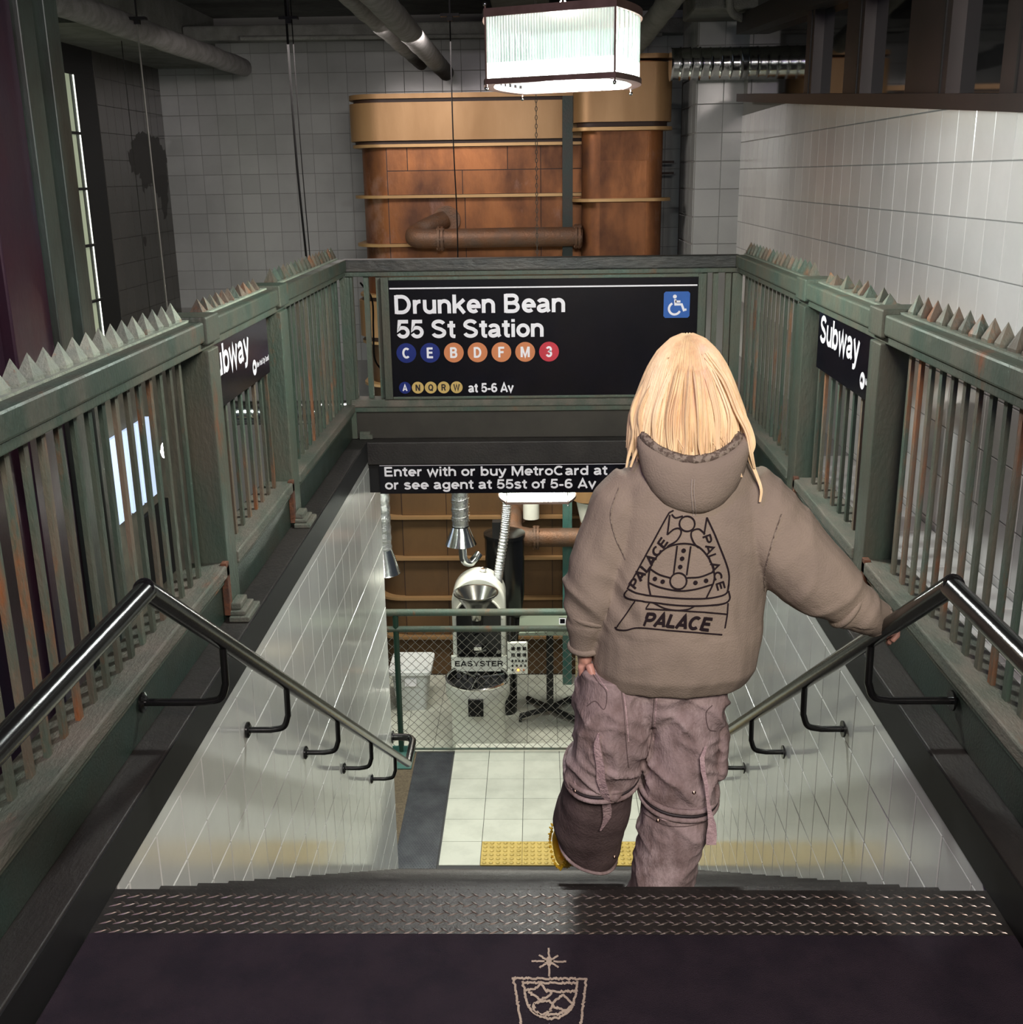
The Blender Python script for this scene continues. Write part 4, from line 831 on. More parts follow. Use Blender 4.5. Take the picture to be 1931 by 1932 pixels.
P = bez([(-.30, 10.0, -.9), (-.315, 10.0, -1.3), (-.34, 10.0, -1.6), (-.405, 10.0, -2.02), (-.42, 10.0, -2.16)], 14)
t = tag(MB().tube([p for i in range(len(P)-1) for p in (P[i], P[i].lerp(P[i+1], .5))], [(.047 if i % 2 else .036) for i in range(2*(len(P)-1))], 14).build('flexible_hose', m_foil, None), 'ribbed silver flexible hose running up from the roaster top', 'hose')
t = thing('lidded_bucket', 'white lidded plastic tub on the floor behind the wire mesh', 'tub', (-1.36, 10.6, -3.7))
MB().loft([[(x, y, -3.70) for x, y in rrect(-1.50, -1.20, 10.45, 10.80, .04)], [(x, y, -3.28) for x, y in rrect(-1.54, -1.16, 10.40, 10.85, .05)]]).build('tub', m_whitep, t, smooth=30)
MB().prism(rrect(-1.57, -1.13, 10.37, 10.88, .05), -3.28, -3.235).build('lid', m_whitep, t, smooth=30, bevel=.006); MB().prism(rrect(-1.53, -1.17, 10.41, 10.84, .05), -3.235, -3.225).build('lid_panel', m_whitep, t, smooth=30)
B(-1.40, -1.28, 10.385, 10.40, -3.40, -3.32).build('tub_label', m_white, t)
t = thing('waste_bin', 'dark bin with a white bag rim at the foot of the left stair wall', 'bin', (-1.62, 10.2, -3.7))
MB().loft([[(x, y, -3.7) for x, y in rrect(-1.92, -1.66, 10.0, 10.35, .05)], [(x, y, -3.05) for x, y in rrect(-1.96, -1.62, 9.96, 10.4, .05)]]).build('bin_body', m_blackm, t, smooth=30)
MB().loft([[(x, y, -3.06) for x, y in rrect(-1.975, -1.605, 9.945, 10.415, .05)], [(x, y, -2.86) for x, y in rrect(-1.94, -1.60, 9.96, 10.4, .05)], [(x, y, -2.80) for x, y in rrect(-1.86, -1.66, 10.02, 10.3, .05)]]).build('bag_rim', m_bag, t, smooth=40)
t = thing('pedestal_table', 'black pedestal stand with castors and pale green platform behind the mesh', 'table', (.08, 10.3, -3.7))
MB().box(.045, .115, 10.27, 10.34, -3.62, -2.66).build('pole', m_blackm, t)
MB().prism([(-.22, -2.66), (.42, -2.66), (.42, -2.60), (-.22, -2.63)], 9.95, 10.5, 'xz').build('platform', mat('pale_green_platform', (.20, .24, .18), .5, .1), t, bevel=.004)
for k, (x, y) in enumerate(((-.22, 10.2), (.36, 10.1), (.30, 10.6), (-.15, 10.6))):
    MB().tube([(.08, 10.3, -3.60), (x, y, -3.64)], .028, 8).build('foot', m_blackm, t, smooth=40); cs = MB().lathe([(0, -.015), (.032, -.015), (.032, .015), (0, .015)], (x, y, -3.668), 14, 'x').build('castor', m_blackm, t, smooth=30)
t = thing('trolley_rack', 'beige ladder shaped rack beside the person, behind the wire mesh', 'rack', (.42, 9.6, -3.7))
mbg = mat('beige_rack_paint', (.42, .34, .20), .5)
for x in (.335, .62): B(x-.012, x+.012, 9.55, 9.58, -3.68, -2.66).build('rack_post', mbg, t); B(x-.012, x+.012, 9.85, 9.88, -3.68, -2.66).build('rack_post', mbg, t)
for z in (-2.70, -2.86, -3.02, -3.18, -3.34, -3.5): B(.335, .62, 9.55, 9.88, z-.008, z+.008).build('rack_shelf', mbg, t)
t = thing('hand_truck', 'teal hand truck with small black wheels on the lower floor', 'trolley', (.3, 9.2, -3.7))
MB().tube([(.26, 9.1, -3.62), (.36, 9.12, -3.2), (.40, 9.14, -3.0)], .018, 8).build('frame_tube', m_teal, t); MB().tube([(.20, 9.0, -3.66), (.55, 9.0, -3.66)], .015, 8).build('axle', m_blackm, t)
for y in (9.05, 9.2): MB().lathe([(.0, -.02), (.05, -.02), (.055, 0), (.05, .02), (0, .02)], (.345, y, -3.635), 16, 'x').build('wheel', m_blackm, t, smooth=50)
for z in (-3.45, -3.35): MB().lathe([(.0, -.02), (.03, -.02), (.03, .02), (0, .02)], (.36, 9.1, z), 14, 'x').build('hub_cap', m_chrome, t, smooth=50)

# ============================================================ PERSON
ps = thing('person', 'person with blond hair in a taupe hoodie and mauve cargo trousers walking downstairs', 'person', (.33, 2.62, -.37))
dg = None
def ev(o, voxel, fold=None, smooth_it=3):
    """remesh to one continuous surface, smooth, then press folds into it"""
    m = o.modifiers.new('r', 'REMESH'); m.mode = 'VOXEL'; m.voxel_size = voxel
    s2 = o.modifiers.new('s', 'SMOOTH'); s2.iterations = smooth_it; s2.factor = .6
    bpy.context.view_layer.update(); d = bpy.context.evaluated_depsgraph_get()
    me = bpy.data.meshes.new_from_object(o.evaluated_get(d)); o.modifiers.clear(); mt = o.data.materials[0]; o.data = me
    me.materials.clear(); me.materials.append(mt)
    if fold:
        nv = [v.normal.copy() for v in me.vertices]
        for v, n_ in zip(me.vertices, nv): v.co = v.co + n_*fold(v.co, n_)
    me.shade_smooth(); return o
def ring(c, n, rx, ry, k=22, sq=2.3):
    n = Vector(n).normalized(); x = Vector((1, 0, 0)); x = (x-n*x.dot(n)).normalized(); y = n.cross(x); c = Vector(c); out = []
    for i in range(k):
        q = 2*pi*i/k; cs, sn = cos(q), sin(q); e = 2/sq
        out.append(c+x*rx*math.copysign(abs(cs)**e, cs)+y*ry*math.copysign(abs(sn)**e, sn))
    return out
def nz(x, y, z): return noise.noise(Vector((x, y, z)))
# --- body (continuous)
mb = MB()
mb.loft([ring(c, (0, 0, 1), rx, ry, 24, 2) for c, rx, ry in (((.345, 2.70, .985), .02, .03), ((.345, 2.695, 1.0), .045, .06), ((.345, 2.69, 1.04), .064, .082), ((.345, 2.68, 1.09), .074, .094), ((.345, 2.675, 1.14), .073, .093), ((.345, 2.675, 1.160), .052, .070), ((.345, 2.675, 1.184), .02, .03))])
mb.lathe([(0, .0), (.010, .01), (.012, .03), (.006, .055), (0, .06)], (.345, 2.775, 1.045), 10)   # nose ridge
for s in (-1, 1): mb.lathe([(0, -.03), (.016, -.02), (.02, 0), (.015, .02), (0, .03)], (.345+s*.078, 2.67, 1.08), 10, 'z', .5, 1)
mb.lathe([(0, -.008), (.022, -.004), (.022, .004), (0, .008)], (.345, 2.765, 1.022), 10, 'z', 1, .5)
mb.tube([(.345, 2.66, 1.04), (.345, 2.65, .96), (.345, 2.64, .90)], [.05, .048, .06], 16)
mb.loft([ring(c, (0, 0, 1), rx, ry, 24) for c, rx, ry in (((.34, 2.67, .30), .13, .08), ((.335, 2.67, .33), .14, .10), ((.335, 2.66, .5), .11, .08), ((.34, 2.65, .7), .13, .09), ((.345, 2.64, .84), .13, .08), ((.345, 2.64, .90), .07, .06))])
mb.tube([(.46, 2.64, .85), (.62, 2.62, .665), (.70, 2.62, .59), (.80, 2.635, .525), (.835, 2.65, .50)], [.048, .04, .036, .028, .024], 12)
mb.tube([(.23, 2.64, .85), (.15, 2.63, .73), (.125, 2.63, .56), (.108, 2.64, .45), (.106, 2.64, .42)], [.048, .04, .036, .026, .024], 12)
mb.tube([(.28, 2.66, .28), (.18, 2.66, .2), (.155, 2.69, .02), (.14, 2.82, -.2), (.10, 2.9, -.30)], [.07, .065, .048, .038, .032], 12)
mb.tube([(.39, 2.66, .28), (.36, 2.65, .15), (.35, 2.64, -.02), (.325, 2.63, -.2), (.31, 2.62, -.33)], [.07, .065, .048, .038, .03], 12)
# right hand closed over the rail
tv = Vector((0, .832, -.555)); ev2 = Vector((0, .555, .832)); rc = Vector((.86, 2.665, .4517))
pr = lambda ang, rad, s_: rc+tv*s_+(Vector((1, 0, 0))*cos(radians(ang))+ev2*sin(radians(ang)))*rad
mb.tube([(.815, 2.64, .505), pr(140, .046, -.005), pr(118, .042, 0)], [.026, .028, .022], 12, flat=1.3)
for k, s_ in enumerate((-.030, -.010, .010, .030)):
    e_ = (0, -8, -4, 14)[k]; mb.tube([pr(145, .043, s_*.9), pr(100, .040, s_), pr(60, .036, s_), pr(20, .034, s_), pr(-25, .034, s_*.95), pr(-62+e_, .034, s_*.9)], [.011, .0112, .0105, .010, .009, .0075], 8)
mb.tube([pr(150, .045, .02), pr(150, .040, .045), pr(145, .036, .070), pr(140, .034, .088)], [.013, .012, .0105, .008], 8)
# left hand, hanging and slightly curled
mb.tube([(.106, 2.65, .43), (.104, 2.655, .392), (.104, 2.66, .365)], [.024, .034, .028], 12, flat=.6, up=(1, 0, 0))
for k, (dx, l) in enumerate(((-.026, .060), (-.009, .070), (.009, .066), (.026, .052))): mb.tube([(.104+dx*.4, 2.66+dx, .375), (.106+dx*.4, 2.665+dx, .375-l*.5), (.118+dx*.4, 2.67+dx, .375-l*.8), (.130+dx*.4, 2.67+dx, .375-l*.95)], [.010, .0095, .009, .007], 8)
mb.tube([(.112, 2.61, .39), (.122, 2.595, .362), (.126, 2.595, .335)], [.012, .0105, .008], 8)
body = mb.build('body', m_skin, ps); ev(body, .0045, None, 2)
# --- trousers
mb = MB(); Zn = (0, 0, 1)
mb.loft([ring((.315, 2.665, .42), Zn, .17, .12), ring((.31, 2.66, .34), Zn, .19, .13), ring((.29, 2.65, .28), Zn, .18, .110), ring((.28, 2.655, .235), Zn, .13, .085), ring((.275, 2.66, .205), Zn, .06, .05)])
mb.loft([ring(c, n_, rx, ry) for c, n_, rx, ry in (((.19, 2.65, .37), Zn, .098, .115), ((.180, 2.645, .27), Zn, .104, .118), ((.172, 2.645, .17), Zn, .100, .112), ((.160, 2.65, .10), Zn, .098, .105), ((.152, 2.66, .055), (-.1, -.35, 1), .092, .098))])
mb.loft([ring(c, n_, rx, ry) for c, n_, rx, ry in (((.40, 2.655, .37), Zn, .085, .115), ((.372, 2.65, .27), Zn, .100, .118), ((.364, 2.645, .17), Zn, .098, .110), ((.358, 2.64, .08), Zn, .098, .105), ((.352, 2.64, .02), (.1, -.2, 1), .096, .10))])
def fp(p, n_):
    a_ = 1-abs(nz(p.x*9+p.z*6, p.y*8, p.z*7-p.x*4))*2.2; b_ = nz(p.x*16, p.y*12, p.z*4.5)
    c2 = 1-abs(nz(p.x*5-p.z*9+3, p.y*7, p.z*12+p.x*9))*2.4
    kn = math.exp(-((p.z-.06)/.10)**2)
    return .011*max(0, a_)**2-.004+.006*b_+(.007+.008*kn)*max(0, c2)**2-.004
tr_ = mb.build('trousers', m_pants, ps); ev(tr_, .0062, fp, 3)
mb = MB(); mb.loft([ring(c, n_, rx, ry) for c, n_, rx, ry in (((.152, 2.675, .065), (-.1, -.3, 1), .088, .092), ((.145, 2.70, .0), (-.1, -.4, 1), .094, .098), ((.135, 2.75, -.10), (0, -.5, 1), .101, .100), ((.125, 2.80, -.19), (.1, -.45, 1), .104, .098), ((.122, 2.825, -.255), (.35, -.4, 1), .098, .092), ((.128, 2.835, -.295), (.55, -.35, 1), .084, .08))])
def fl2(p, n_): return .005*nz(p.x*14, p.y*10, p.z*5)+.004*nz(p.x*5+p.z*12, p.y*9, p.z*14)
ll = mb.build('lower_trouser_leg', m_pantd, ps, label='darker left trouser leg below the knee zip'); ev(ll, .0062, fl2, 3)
mb = MB(); mb.loft([ring(c, n_, rx, ry) for c, n_, rx, ry in (((.351, 2.64, .035), (.1, -.2, 1), .092, .096), ((.348, 2.635, -.03), Zn, .097, .10), ((.342, 2.63, -.10), Zn, .095, .098), ((.328, 2.63, -.17), Zn, .090, .094), ((.314, 2.63, -.26), Zn, .086, .094), ((.306, 2.63, -.362), Zn, .090, .10))])
rl = mb.build('lower_trouser_leg', m_pants, ps); ev(rl, .0062, lambda p, n_: fp(p, n_)*.7+.004*nz(p.x*6+p.z*9, 3, p.z*8-p.x*5), 3)
def loopband(c, n_, rx, ry, r_, m, nm, pa): 
    P = ring(c, n_, rx, ry, 40); P.append(P[0]); return MB().tube(P, r_, 8, caps=False).build(nm, m, pa, smooth=60)
for dz, r_, m in ((.012, .0075, m_pants), (0, .0045, m_zip), (-.012, .007, m_pants)):
    loopband((.152, 2.668, .062+dz), (-.08, -.32, 1), .0985, .104, r_, m, 'knee_zip', tr_); loopband((.352, 2.64, .020+dz), (.12, -.22, 1), .104, .108, r_, m, 'knee_zip', tr_)
loopband((.124, 2.832, -.287), (.5, -.37, 1), .092, .087, .005, m_pants, 'hem_seam', ll)
# shoes
def shoe(c, ax, up, nm, lab=None):
    c = Vector(c); ax = Vector(ax).normalized(); up = Vector(up); up = (up-ax*up.dot(ax)).normalized(); sd = ax.cross(up)
    def rg(t_, w_, h_, zo): return [c+ax*t_+sd*w_*cos(2*pi*i/16)+up*(zo+h_*sin(2*pi*i/16)) for i in range(16)]
    mb = MB(); mb.loft([rg(-.125, .012, .02, .03), rg(-.115, .03, .045, .04), rg(-.05, .036, .05, .045), rg(.02, .04, .042, .035), rg(.08, .042, .030, .02), rg(.12, .030, .02, .012), rg(.132, .012, .01, .01)])
    s_o = mb.build(nm, m_yshoe, ps, smooth=60)
    for h_, r_, m, n2 in ((.006, .011, m_whitep, 'midsole'), (-.012, .012, m_yshoe, 'outsole')):
        P = [c+ax*t_+sd*w_+up*h_ for t_, w_ in [(-.12, 0), (-.10, .03), (-.04, .036), (.03, .042), (.09, .040), (.13, 0), (.09, -.040), (.03, -.042), (-.04, -.036), (-.10, -.03), (-.12, 0)]]
        MB().tube(bez(P, 4), r_, 8, caps=False).build(n2, m, s_o, smooth=60)
    P = bez(P, 4); mb = MB(); r = random.Random(2)
    for p in P[::1]:
        for hh in (-.018, 0.004, .024):
            d = (p-c); d = (d-up*d.dot(up)).normalized(); q_ = p+up*(hh)+d*.008; e_ = q_+d*.010+up*r.uniform(-.006, .006); mb.tube([q_, e_], [.0055, .002], 5)
    mb.build('rubber_nubs', m_yshoe, s_o); return s_o
shoe((.068, 2.93, -.325), (-.10, .50, -.80), (.80, .30, .1), 'shoe')
shoe((.315, 2.66, -.355), (.1, 1, 0), (0, 0, 1), 'shoe')
# --- hoodie
mb = MB()
mb.loft([ring(c, n_, rx, ry, 30, 2.3) for c, n_, rx, ry in (((.32, 2.675, .335), Zn, .165, .125), ((.325, 2.67, .34), Zn, .198, .152), ((.332, 2.665, .385), Zn, .212, .172), ((.338, 2.66, .47), Zn, .214, .168), ((.345, 2.655, .58), Zn, .208, .155),
    ((.352, 2.65, .70), Zn, .196, .142), ((.355, 2.645, .80), Zn, .190, .130), ((.352, 2.64, .87), Zn, .175, .110), ((.348, 2.64, .915), Zn, .13, .095), ((.346, 2.64, .95), Zn, .085, .08))])
mb.tube([(.475, 2.64, .840), (.540, 2.635, .765), (.600, 2.625, .690), (.655, 2.62, .628), (.705, 2.62, .583), (.748, 2.62, .552)], [.082, .095, .100, .095, .083, .062], 20)
mb.tube([(.735, 2.62, .560), (.765, 2.622, .54), (.79, 2.628, .527), (.822, 2.641, .508), (.845, 2.652, .492)], [.062, .060, .054, .046, .042], 18)
mb.tube([(.235, 2.64, .850), (.195, 2.635, .80), (.165, 2.63, .73), (.138, 2.63, .65), (.122, 2.63, .57), (.118, 2.632, .51)], [.075, .082, .080, .076, .072, .058], 20)
mb.tube([(.118, 2.632, .52), (.108, 2.635, .485), (.104, 2.64, .450), (.104, 2.645, .418)], [.056, .052, .042, .036], 18)
def fh(p, n_):
    f = .007*nz(p.x*5, p.y*5, p.z*3)+.006*nz(p.x*12+p.z*5, p.y*6, p.z*5)+.004*max(0, 1-abs(nz(p.x*9-p.z*6, 2, p.z*5+p.x*3))*3)
    if p.x < .24:       # left sleeve: creases at the elbow
        k = math.exp(-((p.z-.58)/.09)**2); f += .010*k*(1-abs(nz(p.x*6, p.y*6, p.z*17+p.x*14))*2.3)
    if p.x > .60:
        k = math.exp(-((p.x-.78)/.07)**2); f += .010*k*(1-abs(nz(p.x*20+p.z*7, p.y*6, p.z*6))*2.3)+.004*nz(p.x*8-p.z*10, 0, p.z*8)
    f += .007*math.exp(-((p.z-.60+.5*abs(p.x-.35))/.2)**2)*nz(p.x*11+1, .3, p.z*2.5+p.x*3)
    if p.z < .5: f += .006*nz(p.x*14, p.y*10, p.z*3)
    return f
ho = mb.build('hoodie', m_hood, ps); ev(ho, .0062, fh, 4)
def cuff(c, n_, r0_, m, nm): 
    P = ring(c, n_, r0_, r0_, 24, 2); P.append(P[0]); return MB().tube(P, .010, 8, caps=False).build(nm, m, ho, smooth=60)
cuff((.752, 2.62, .550), (.83, .05, -.45), .060, m_hood, 'cuff_fold'); cuff((.80, 2.632, .520), (.8, .2, -.5), .046, m_hood, 'cuff_fold'); cuff((.842, 2.650, .493), (.8, .3, -.5), .038, m_hood, 'cuff')
cuff((.117, 2.632, .520), (-.2, .1, -1), .056, m_hood, 'cuff_fold'); cuff((.104, 2.645, .424), (0, .1, -1), .037, m_hood, 'cuff')
# hood hanging at the back
mb = MB(); cx, cy = .352, 2.565; rings = []
for r_, z in ((.012, .812), (.045, .818), (.075, .836), (.100, .862), (.116, .893), (.126, .925), (.124, .945), (.113, .957), (.100, .955), (.088, .935), (.07, .905), (.02, .895)):
    rings.append([(cx+r_*1.06*cos(2*pi*i/36), cy+.02*(z-.9)/.08+r_*.62*sin(2*pi*i/36), z+2.6*(r_*cos(2*pi*i/36))**2*(1 if z > .9 else .45)+.10*r_*sin(2*pi*i/36)) for i in range(36)])
mb.loft(rings); hd = mb.build('hood', m_hood, ho, smooth=80)
me = hd.data
for v in me.vertices: v.co += v.normal*(.004*nz(v.co.x*14, v.co.y*14, v.co.z*10))
P = [(cx-.004+.104*1.06*cos(2*pi*i/48), cy+.015+.108*.62*sin(2*pi*i/48), .957+2.9*(.104*cos(2*pi*i/48))**2+.0105*sin(2*pi*i/48)) for i in range(22, 51)]
MB().tube(P, .011, 8, jit=lambda p: .0025*nz(p.x*90, p.y*90, p.z*90)).build('hood_hem', m_hoodin, hd, smooth=60)
P2 = [(p[0], p[1]-.006, p[2]-.022) for p in P]; MB().tube(P2, .0035, 6).build('hood_stitching', m_hoodin, hd)

# print, seams and stitching laid on the cloth
def bvh(objs):
    v = []; f = []
    for o in objs:
        n = len(v); v += [p.co.copy() for p in o.data.vertices]; f += [tuple(i+n for i in q_.vertices) for q_ in o.data.polygons]
    return BVHTree.FromPolygons(v, f)
bh = bvh([ho, hd]); bt = bvh([tr_, ll, rl])
eye = Vector((-.0097, 0, 1.58)); dcl = Vector((.125, .86, -.44)).normalized()
def pat(x, y):      # pattern coordinates (photo grid) to the plane y = 2.5 behind the back
    d = fw+r1*((x-965.5)/F)-u1*((y-966)/F); return eye+d*(2.5/d.y)
def lay(tree, x, y, off=.0015):
    p = pat(x, y); h = tree.ray_cast(p-dcl*.6, dcl)
    if h[0] is None: return p
    return h[0]-dcl*off+h[1]*off
def cl(pts): return [(1030+q_[0]/4.291, 950+q_[1]/4.291) for q_ in pts]
def sm(pts, n=6): return [(v.x, v.y) for v in bez([(q_[0], q_[1], 0) for q_ in pts], n)]
def lay_draw(tree, strokes, wd, nm, m, pa, off=.0022):
    mb = MB(); draw(mb, strokes, wd, lambda x, y: lay(tree, x, y, off), 1.6); return mb.build(nm, m, pa)
L1 = [[(1000, 60), (660, 680)], [(1000, 60), (1035, 42)], sm([(1020, 75), (1050, 105), (1110, 92)]), [(1005, 80), (985, 242)], sm([(985, 242), (1040, 198), (1086, 195), (1096, 235), (1060, 295), (1000, 330), (985, 345)]),
      sm([(1145+62*cos(k), 155+62*sin(k)) for k in [2*pi*j/14 for j in range(15)]], 3), [(1305, 100), (1282, 245)], sm([(1290, 240), (1240, 198), (1186, 215), (1178, 260), (1205, 320), (1240, 352)]), sm([(1305, 100), (1385, 280), (1475, 520), (1482, 640), (1470, 710)]),
      sm([(850, 740), (832, 640), (845, 520), (900, 420), (990, 345), (1110, 318), (1230, 340), (1310, 420), (1355, 520), (1362, 620), (1300, 762)]), [(1065, 335), (1035, 575)], [(1174, 340), (1142, 578)],
      sm([(1075+67*cos(k), 625+67*sin(k)) for k in [2*pi*j/14 for j in range(15)]], 3), sm([(845, 520), (920, 568), (1010, 598)]), sm([(1145, 600), (1250, 592), (1358, 548)]), sm([(832, 632), (930, 675), (1075, 705), (1210, 694), (1352, 650)]),
      sm([(665, 680), (740, 720), (860, 742), (1060, 765), (1250, 770), (1380, 755), (1462, 720), (1480, 650)]), sm([(660, 690), (636, 722), (655, 752), (740, 780), (900, 803), (1100, 826), (1300, 826), (1440, 805), (1488, 765), (1480, 700)])]
L2 = [[(725, 785), (565, 1000)], sm([(557, 985), (575, 1008), (650, 1018), (760, 1003), (1000, 1028), (1428, 1058)]), [(810, 850), (1465, 890)], [(1475, 800), (1470, 890), (1450, 1005)], [(842, 800), (810, 850)], sm([(870, 800), (960, 845), (1060, 864), (1150, 856), (1205, 830)])]
lay_draw(bh, [cl(q_) for q_ in L1], 3.0, 'orb_triangle_print', m_print, ho); lay_draw(bh, [cl(q_) for q_ in L2], 2.6, 'base_print_lines', m_print, ho)
for cx_, cy_ in ((1117, 375), (1105, 440), (1090, 508), (885, 602), (948, 627), (1212, 640), (1297, 622)):
    mb = MB(); disc(mb, *cl([(cx_, cy_)])[0], 4.2, lambda x, y: lay(bh, x, y, .0024), 14); mb.build('print_dot', m_print, ho)
def lay_text(s, org, ex, cap, width, shear, nm, wt=.2):
    ex = Vector(ex).normalized(); ey = Vector((ex.y, -ex.x)); o2 = Vector(org); mb = MB()
    st_, _ = text_strokes(s, width, cap, 0, shear)
    draw(mb, st_, wt*cap, lambda x, y: lay(bh, *cl([(o2.x+ex.x*x+ey.x*y, o2.y+ex.y*x+ey.y*y)])[0], .0024), 9); return mb.build(nm, m_print, ho)
lay_text('PALACE', (780, 985), (1, .085), 108, 545, .28, 'large_palace_print', .23)
lay_text('PALACE', (722, 692), (.575, -.818), 74, 478, .12, 'side_palace_print', .23)
lay_text('PALACE', (1268, 255), (.265, .964), 68, 470, -.1, 'side_palace_print', .2)
lay_draw(bh, [sm([(1306, 905), (1305, 930), (1309, 972)])], 1.6, 'hood_seam', m_seam, hd, .0016); lay_draw(bh, [sm([(1311, 905), (1310, 930), (1314, 970)])], 1.2, 'hood_seam', m_seam, hd, .0016)
lay_draw(bh, [sm([(1478, 962), (1462, 1010), (1450, 1060), (1447, 1105)])], 2.0, 'armhole_seam', m_hoodin, ho, .003)
lay_draw(bh, [sm([(1165, 905), (1150, 960), (1160, 1010), (1180, 1050)])], 1.6, 'armhole_seam', m_hoodin, ho, .003)
lay_draw(bt, [sm([(1236, 1300), (1231, 1350), (1226, 1400), (1216, 1440)]), sm([(1168, 1288), (1176, 1340), (1180, 1400), (1184, 1450)]), 
              sm([(1107, 1262), (1122, 1282), (1142, 1305), (1138, 1338), (1120, 1322), (1102, 1332)]), sm([(1345, 1330), (1333, 1345), (1338, 1375), (1352, 1380)]), sm([(1212, 1540), (1250, 1558), (1290, 1562), (1330, 1556)]), sm([(1090, 1520), (1130, 1532), (1165, 1524)])], 1.8, 'dark_seams', m_pantd, tr_, .0008)
lay_draw(bt, [sm([(1172, 1288), (1180, 1340), (1185, 1400)]), sm([(1240, 1300), (1236, 1350), (1231, 1400)]), sm([(1110, 1258), (1126, 1278), (1146, 1303)]), sm([(1075, 1477), (1085, 1500), (1082, 1512), (1070, 1492)]), sm([(1215, 1530), (1250, 1548), (1292, 1552), (1334, 1544)])], 2.2, 'pale_seams', m_strap, tr_, .0006)
for x, y in ((1079, 1497), (1242, 1551), (1168, 1516), (1309, 1497), (1326, 1548), (1160, 1617)):
    p = lay(bt, x, y, .002); MB().lathe([(0, .004), (.004, .003), (.005, 0), (0, -.003)], (p.x, p.y, p.z), 10, 'y').build('snap_button', m_button, tr_, smooth=60)
def strap(pts, nm):
    v = []; f = []
    for i, (x, y, wd) in enumerate(pts):
        for dx, o_ in ((-wd/2, .006), (wd/2, .006), (wd/2, .002), (-wd/2, .002)): v.append(lay(bt, x+dx, y, o_+.003*abs(sin(i*1.7))))
        if i:
            a_, b_ = 4*(i-1), 4*i
            f += [(a_+k, a_+(k+1) % 4, b_+(k+1) % 4, b_+k) for k in range(4)]
    return MB().add(v, f).build(nm, m_strap, tr_, smooth=50)
strap([(1128, 1382, 3), (1127, 1400, 11), (1128, 1420, 15), (1130, 1445, 17), (1132, 1470, 17), (1136, 1490, 17), (1138, 1510, 18), (1139, 1530, 17), (1138, 1545, 14), (1132, 1560, 8), (1124, 1573, 3)], 'hanging_strap')
# the right strap swings clear of the leg
def freestrap(pts, nm, m): 
    v = []; f = []
    for i, (x, y, wd, yy) in enumerate(pts):
        for dx, dy in ((-wd/2, 0), (wd/2, 0), (wd/2, .005), (-wd/2, .005)):
            d = fw+r1*((x+dx-965.5)/F)-u1*((y-966)/F); v.append(eye+d*((yy+dy)/d.y))
        if i: a_, b_ = 4*(i-1), 4*i; f += [(a_+k, a_+(k+1) % 4, b_+(k+1) % 4, b_+k) for k in range(4)]
    f += [(3, 2, 1, 0), tuple(4*(len(pts)-1)+k for k in range(4))]
    return MB().add(v, f).build(nm, m, tr_, smooth=50)
freestrap([(1332, 1408, 4, 2.52), (1325, 1430, 9, 2.515), (1327, 1455, 9, 2.515), (1333, 1480, 7, 2.51), (1336, 1510, 6, 2.51), (1340, 1535, 9, 2.51), (1344, 1555, 15, 2.51), (1343, 1575, 20, 2.51), (1342, 1594, 19, 2.51)], 'hanging_strap', m_strap)
# side cargo pocket on the right thigh
mb = MB(); mb.loft([ring(c, Zn, rx, ry, 16) for c, rx, ry in (((.440, 2.64, .26), .012, .05), ((.452, 2.64, .21), .022, .06), ((.456, 2.64, .10), .024, .062), ((.452, 2.64, .06), .014, .05))])
pk = mb.build('cargo_pocket', m_pants, tr_); ev(pk, .006, lambda p, n_: fp(p, n_)*.8, 2)
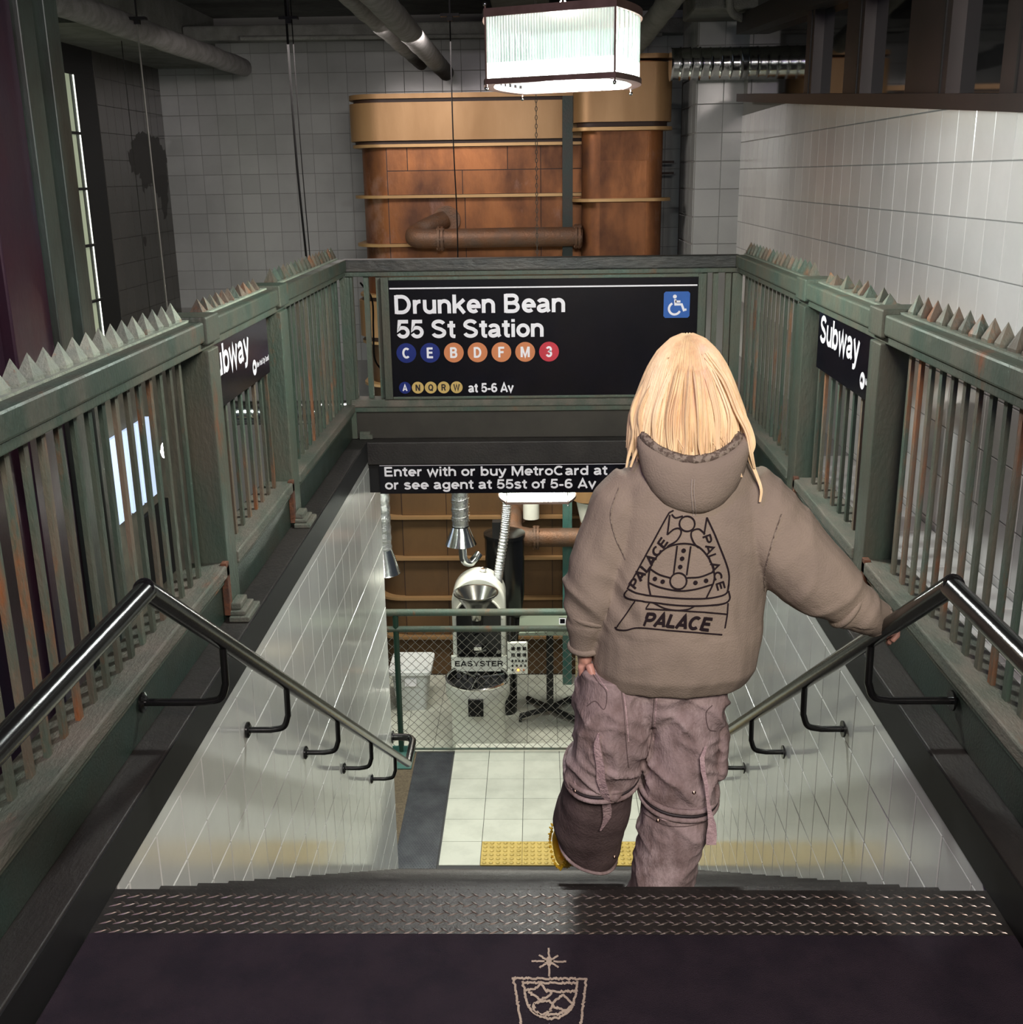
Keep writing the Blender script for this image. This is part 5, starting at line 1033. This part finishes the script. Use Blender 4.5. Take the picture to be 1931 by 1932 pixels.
# --- hair
shell = [(1.217, .008), (1.204, .036), (1.174, .066), (1.142, .086), (1.113, .099), (1.054, .121), (1.02, .133), (.98, .139), (.94, .142)]
def rad(z):
    for (z0, r0_), (z1, r1_) in zip(shell, shell[1:]):
        if z >= z1: return r0_+(r1_-r0_)*(z0-z)/(z0-z1)
    return shell[-1][1]
hx = lambda z: .344+(1.217-z)*.022
mb = MB()
mb.loft([[(hx(z)+r_*.97*cos(2*pi*i/40), 2.665+r_*.95*sin(2*pi*i/40), z-.002) for i in range(40)] for z, r_ in shell[:6]]+[[(hx(z)+r_*.95*cos(2*pi*i/40), 2.665+r_*.93*sin(2*pi*i/40), z) for i in range(40)] for z, r_ in shell[6:]], True, True)
r = random.Random(21)
for k in range(900):
    ph = r.uniform(0, 2*pi)
    if .28*pi < ph < .72*pi and r.random() < .8: continue
    zs_ = 1.216-abs(r.gauss(0, .006)); ze = r.gauss(.945, .012)+(.012 if 1.2*pi < ph < 1.8*pi else -.006)
    cl_ = .02*sin(ph*19)+.012*sin(ph*31+2); off = r.uniform(-.004, .004); P = []; W = []; sw = r.uniform(-.10, .10)
    n = 13
    for i in range(n+1):
        u = i/n; z = zs_+(ze-zs_)*(u**1.25); rr_ = rad(z)+off+.004*sin(ph*23)*u-(.02*max(0, u-.85)*r.uniform(0, 2)); q_ = ph+sw*u+cl_*u
        P.append((hx(z)+rr_*cos(q_), 2.665+rr_*.97*sin(q_), z)); W.append(.0040*(1-.75*max(0, u-.7)/.3)*(.5+.5*min(1, u*6)))
    mb.tube(P, W, 4)
def lock(pts, r0_, n, nm=None):
    for k in range(n):
        o_ = Vector((r.uniform(-1, 1), r.uniform(-1, 1), 0))*r0_; Q = bez([Vector(p)+o_*(1-.7*i/(len(pts)-1)) for i, p in enumerate(pts)], 5)
        mb.tube(Q, [.0032*(1-.7*i/len(Q))*min(1, .15+i/5) for i in range(len(Q))], 4)
lock([(.385, 2.63, 1.18), (.43, 2.61, 1.12), (.462, 2.60, 1.05), (.486, 2.59, 1.0), (.494, 2.58, .965), (.486, 2.57, .935), (.500, 2.56, .90), (.512, 2.55, .865), (.510, 2.545, .835)], .007, 14)
lock([(.375, 2.61, 1.18), (.42, 2.585, 1.12), (.45, 2.57, 1.05), (.475, 2.56, 1.0), (.485, 2.55, .95), (.495, 2.555, .915)], .010, 16)
for x0, x1, ze in ((.26, .285, .915), (.29, .305, .90), (.325, .318, .905), (.30, .30, .93), (.40, .412, .915), (.43, .45, .90), (.36, .37, .925), (.23, .215, .915), (.215, .205, .905)):
    yb = 2.665-sqrt(max(.0004, .141**2-(x0-.35)**2)); x9 = .345+(x0-.345)*.35; lock([(x9, 2.665-.055, 1.17), (.5*(x9+x0), yb+.030, 1.12), (x0, yb+.006, 1.045), (x0+.002, yb-.001, .98), (x1, yb-.012, (.965+ze)/2), (x1+(x1-x0)*.6, yb-.018, ze)], .008, 10)
r2 = random.Random(9)
for k in range(46):   # flyaway hairs
    ph = r2.uniform(pi*.85, 2.15*pi); z = r2.uniform(.98, 1.21); rr_ = rad(z); P = []
    for i in range(6): u = i/5; P.append((hx(z)+(rr_+.012*u)*cos(ph+.25*u), 2.665+(rr_+.012*u)*sin(ph+.25*u), z-.05*u+.03*u*(z > 1.18)))
    mb.tube(P, .0006, 3)
mb.build('hair', m_hair, ps, smooth=60)
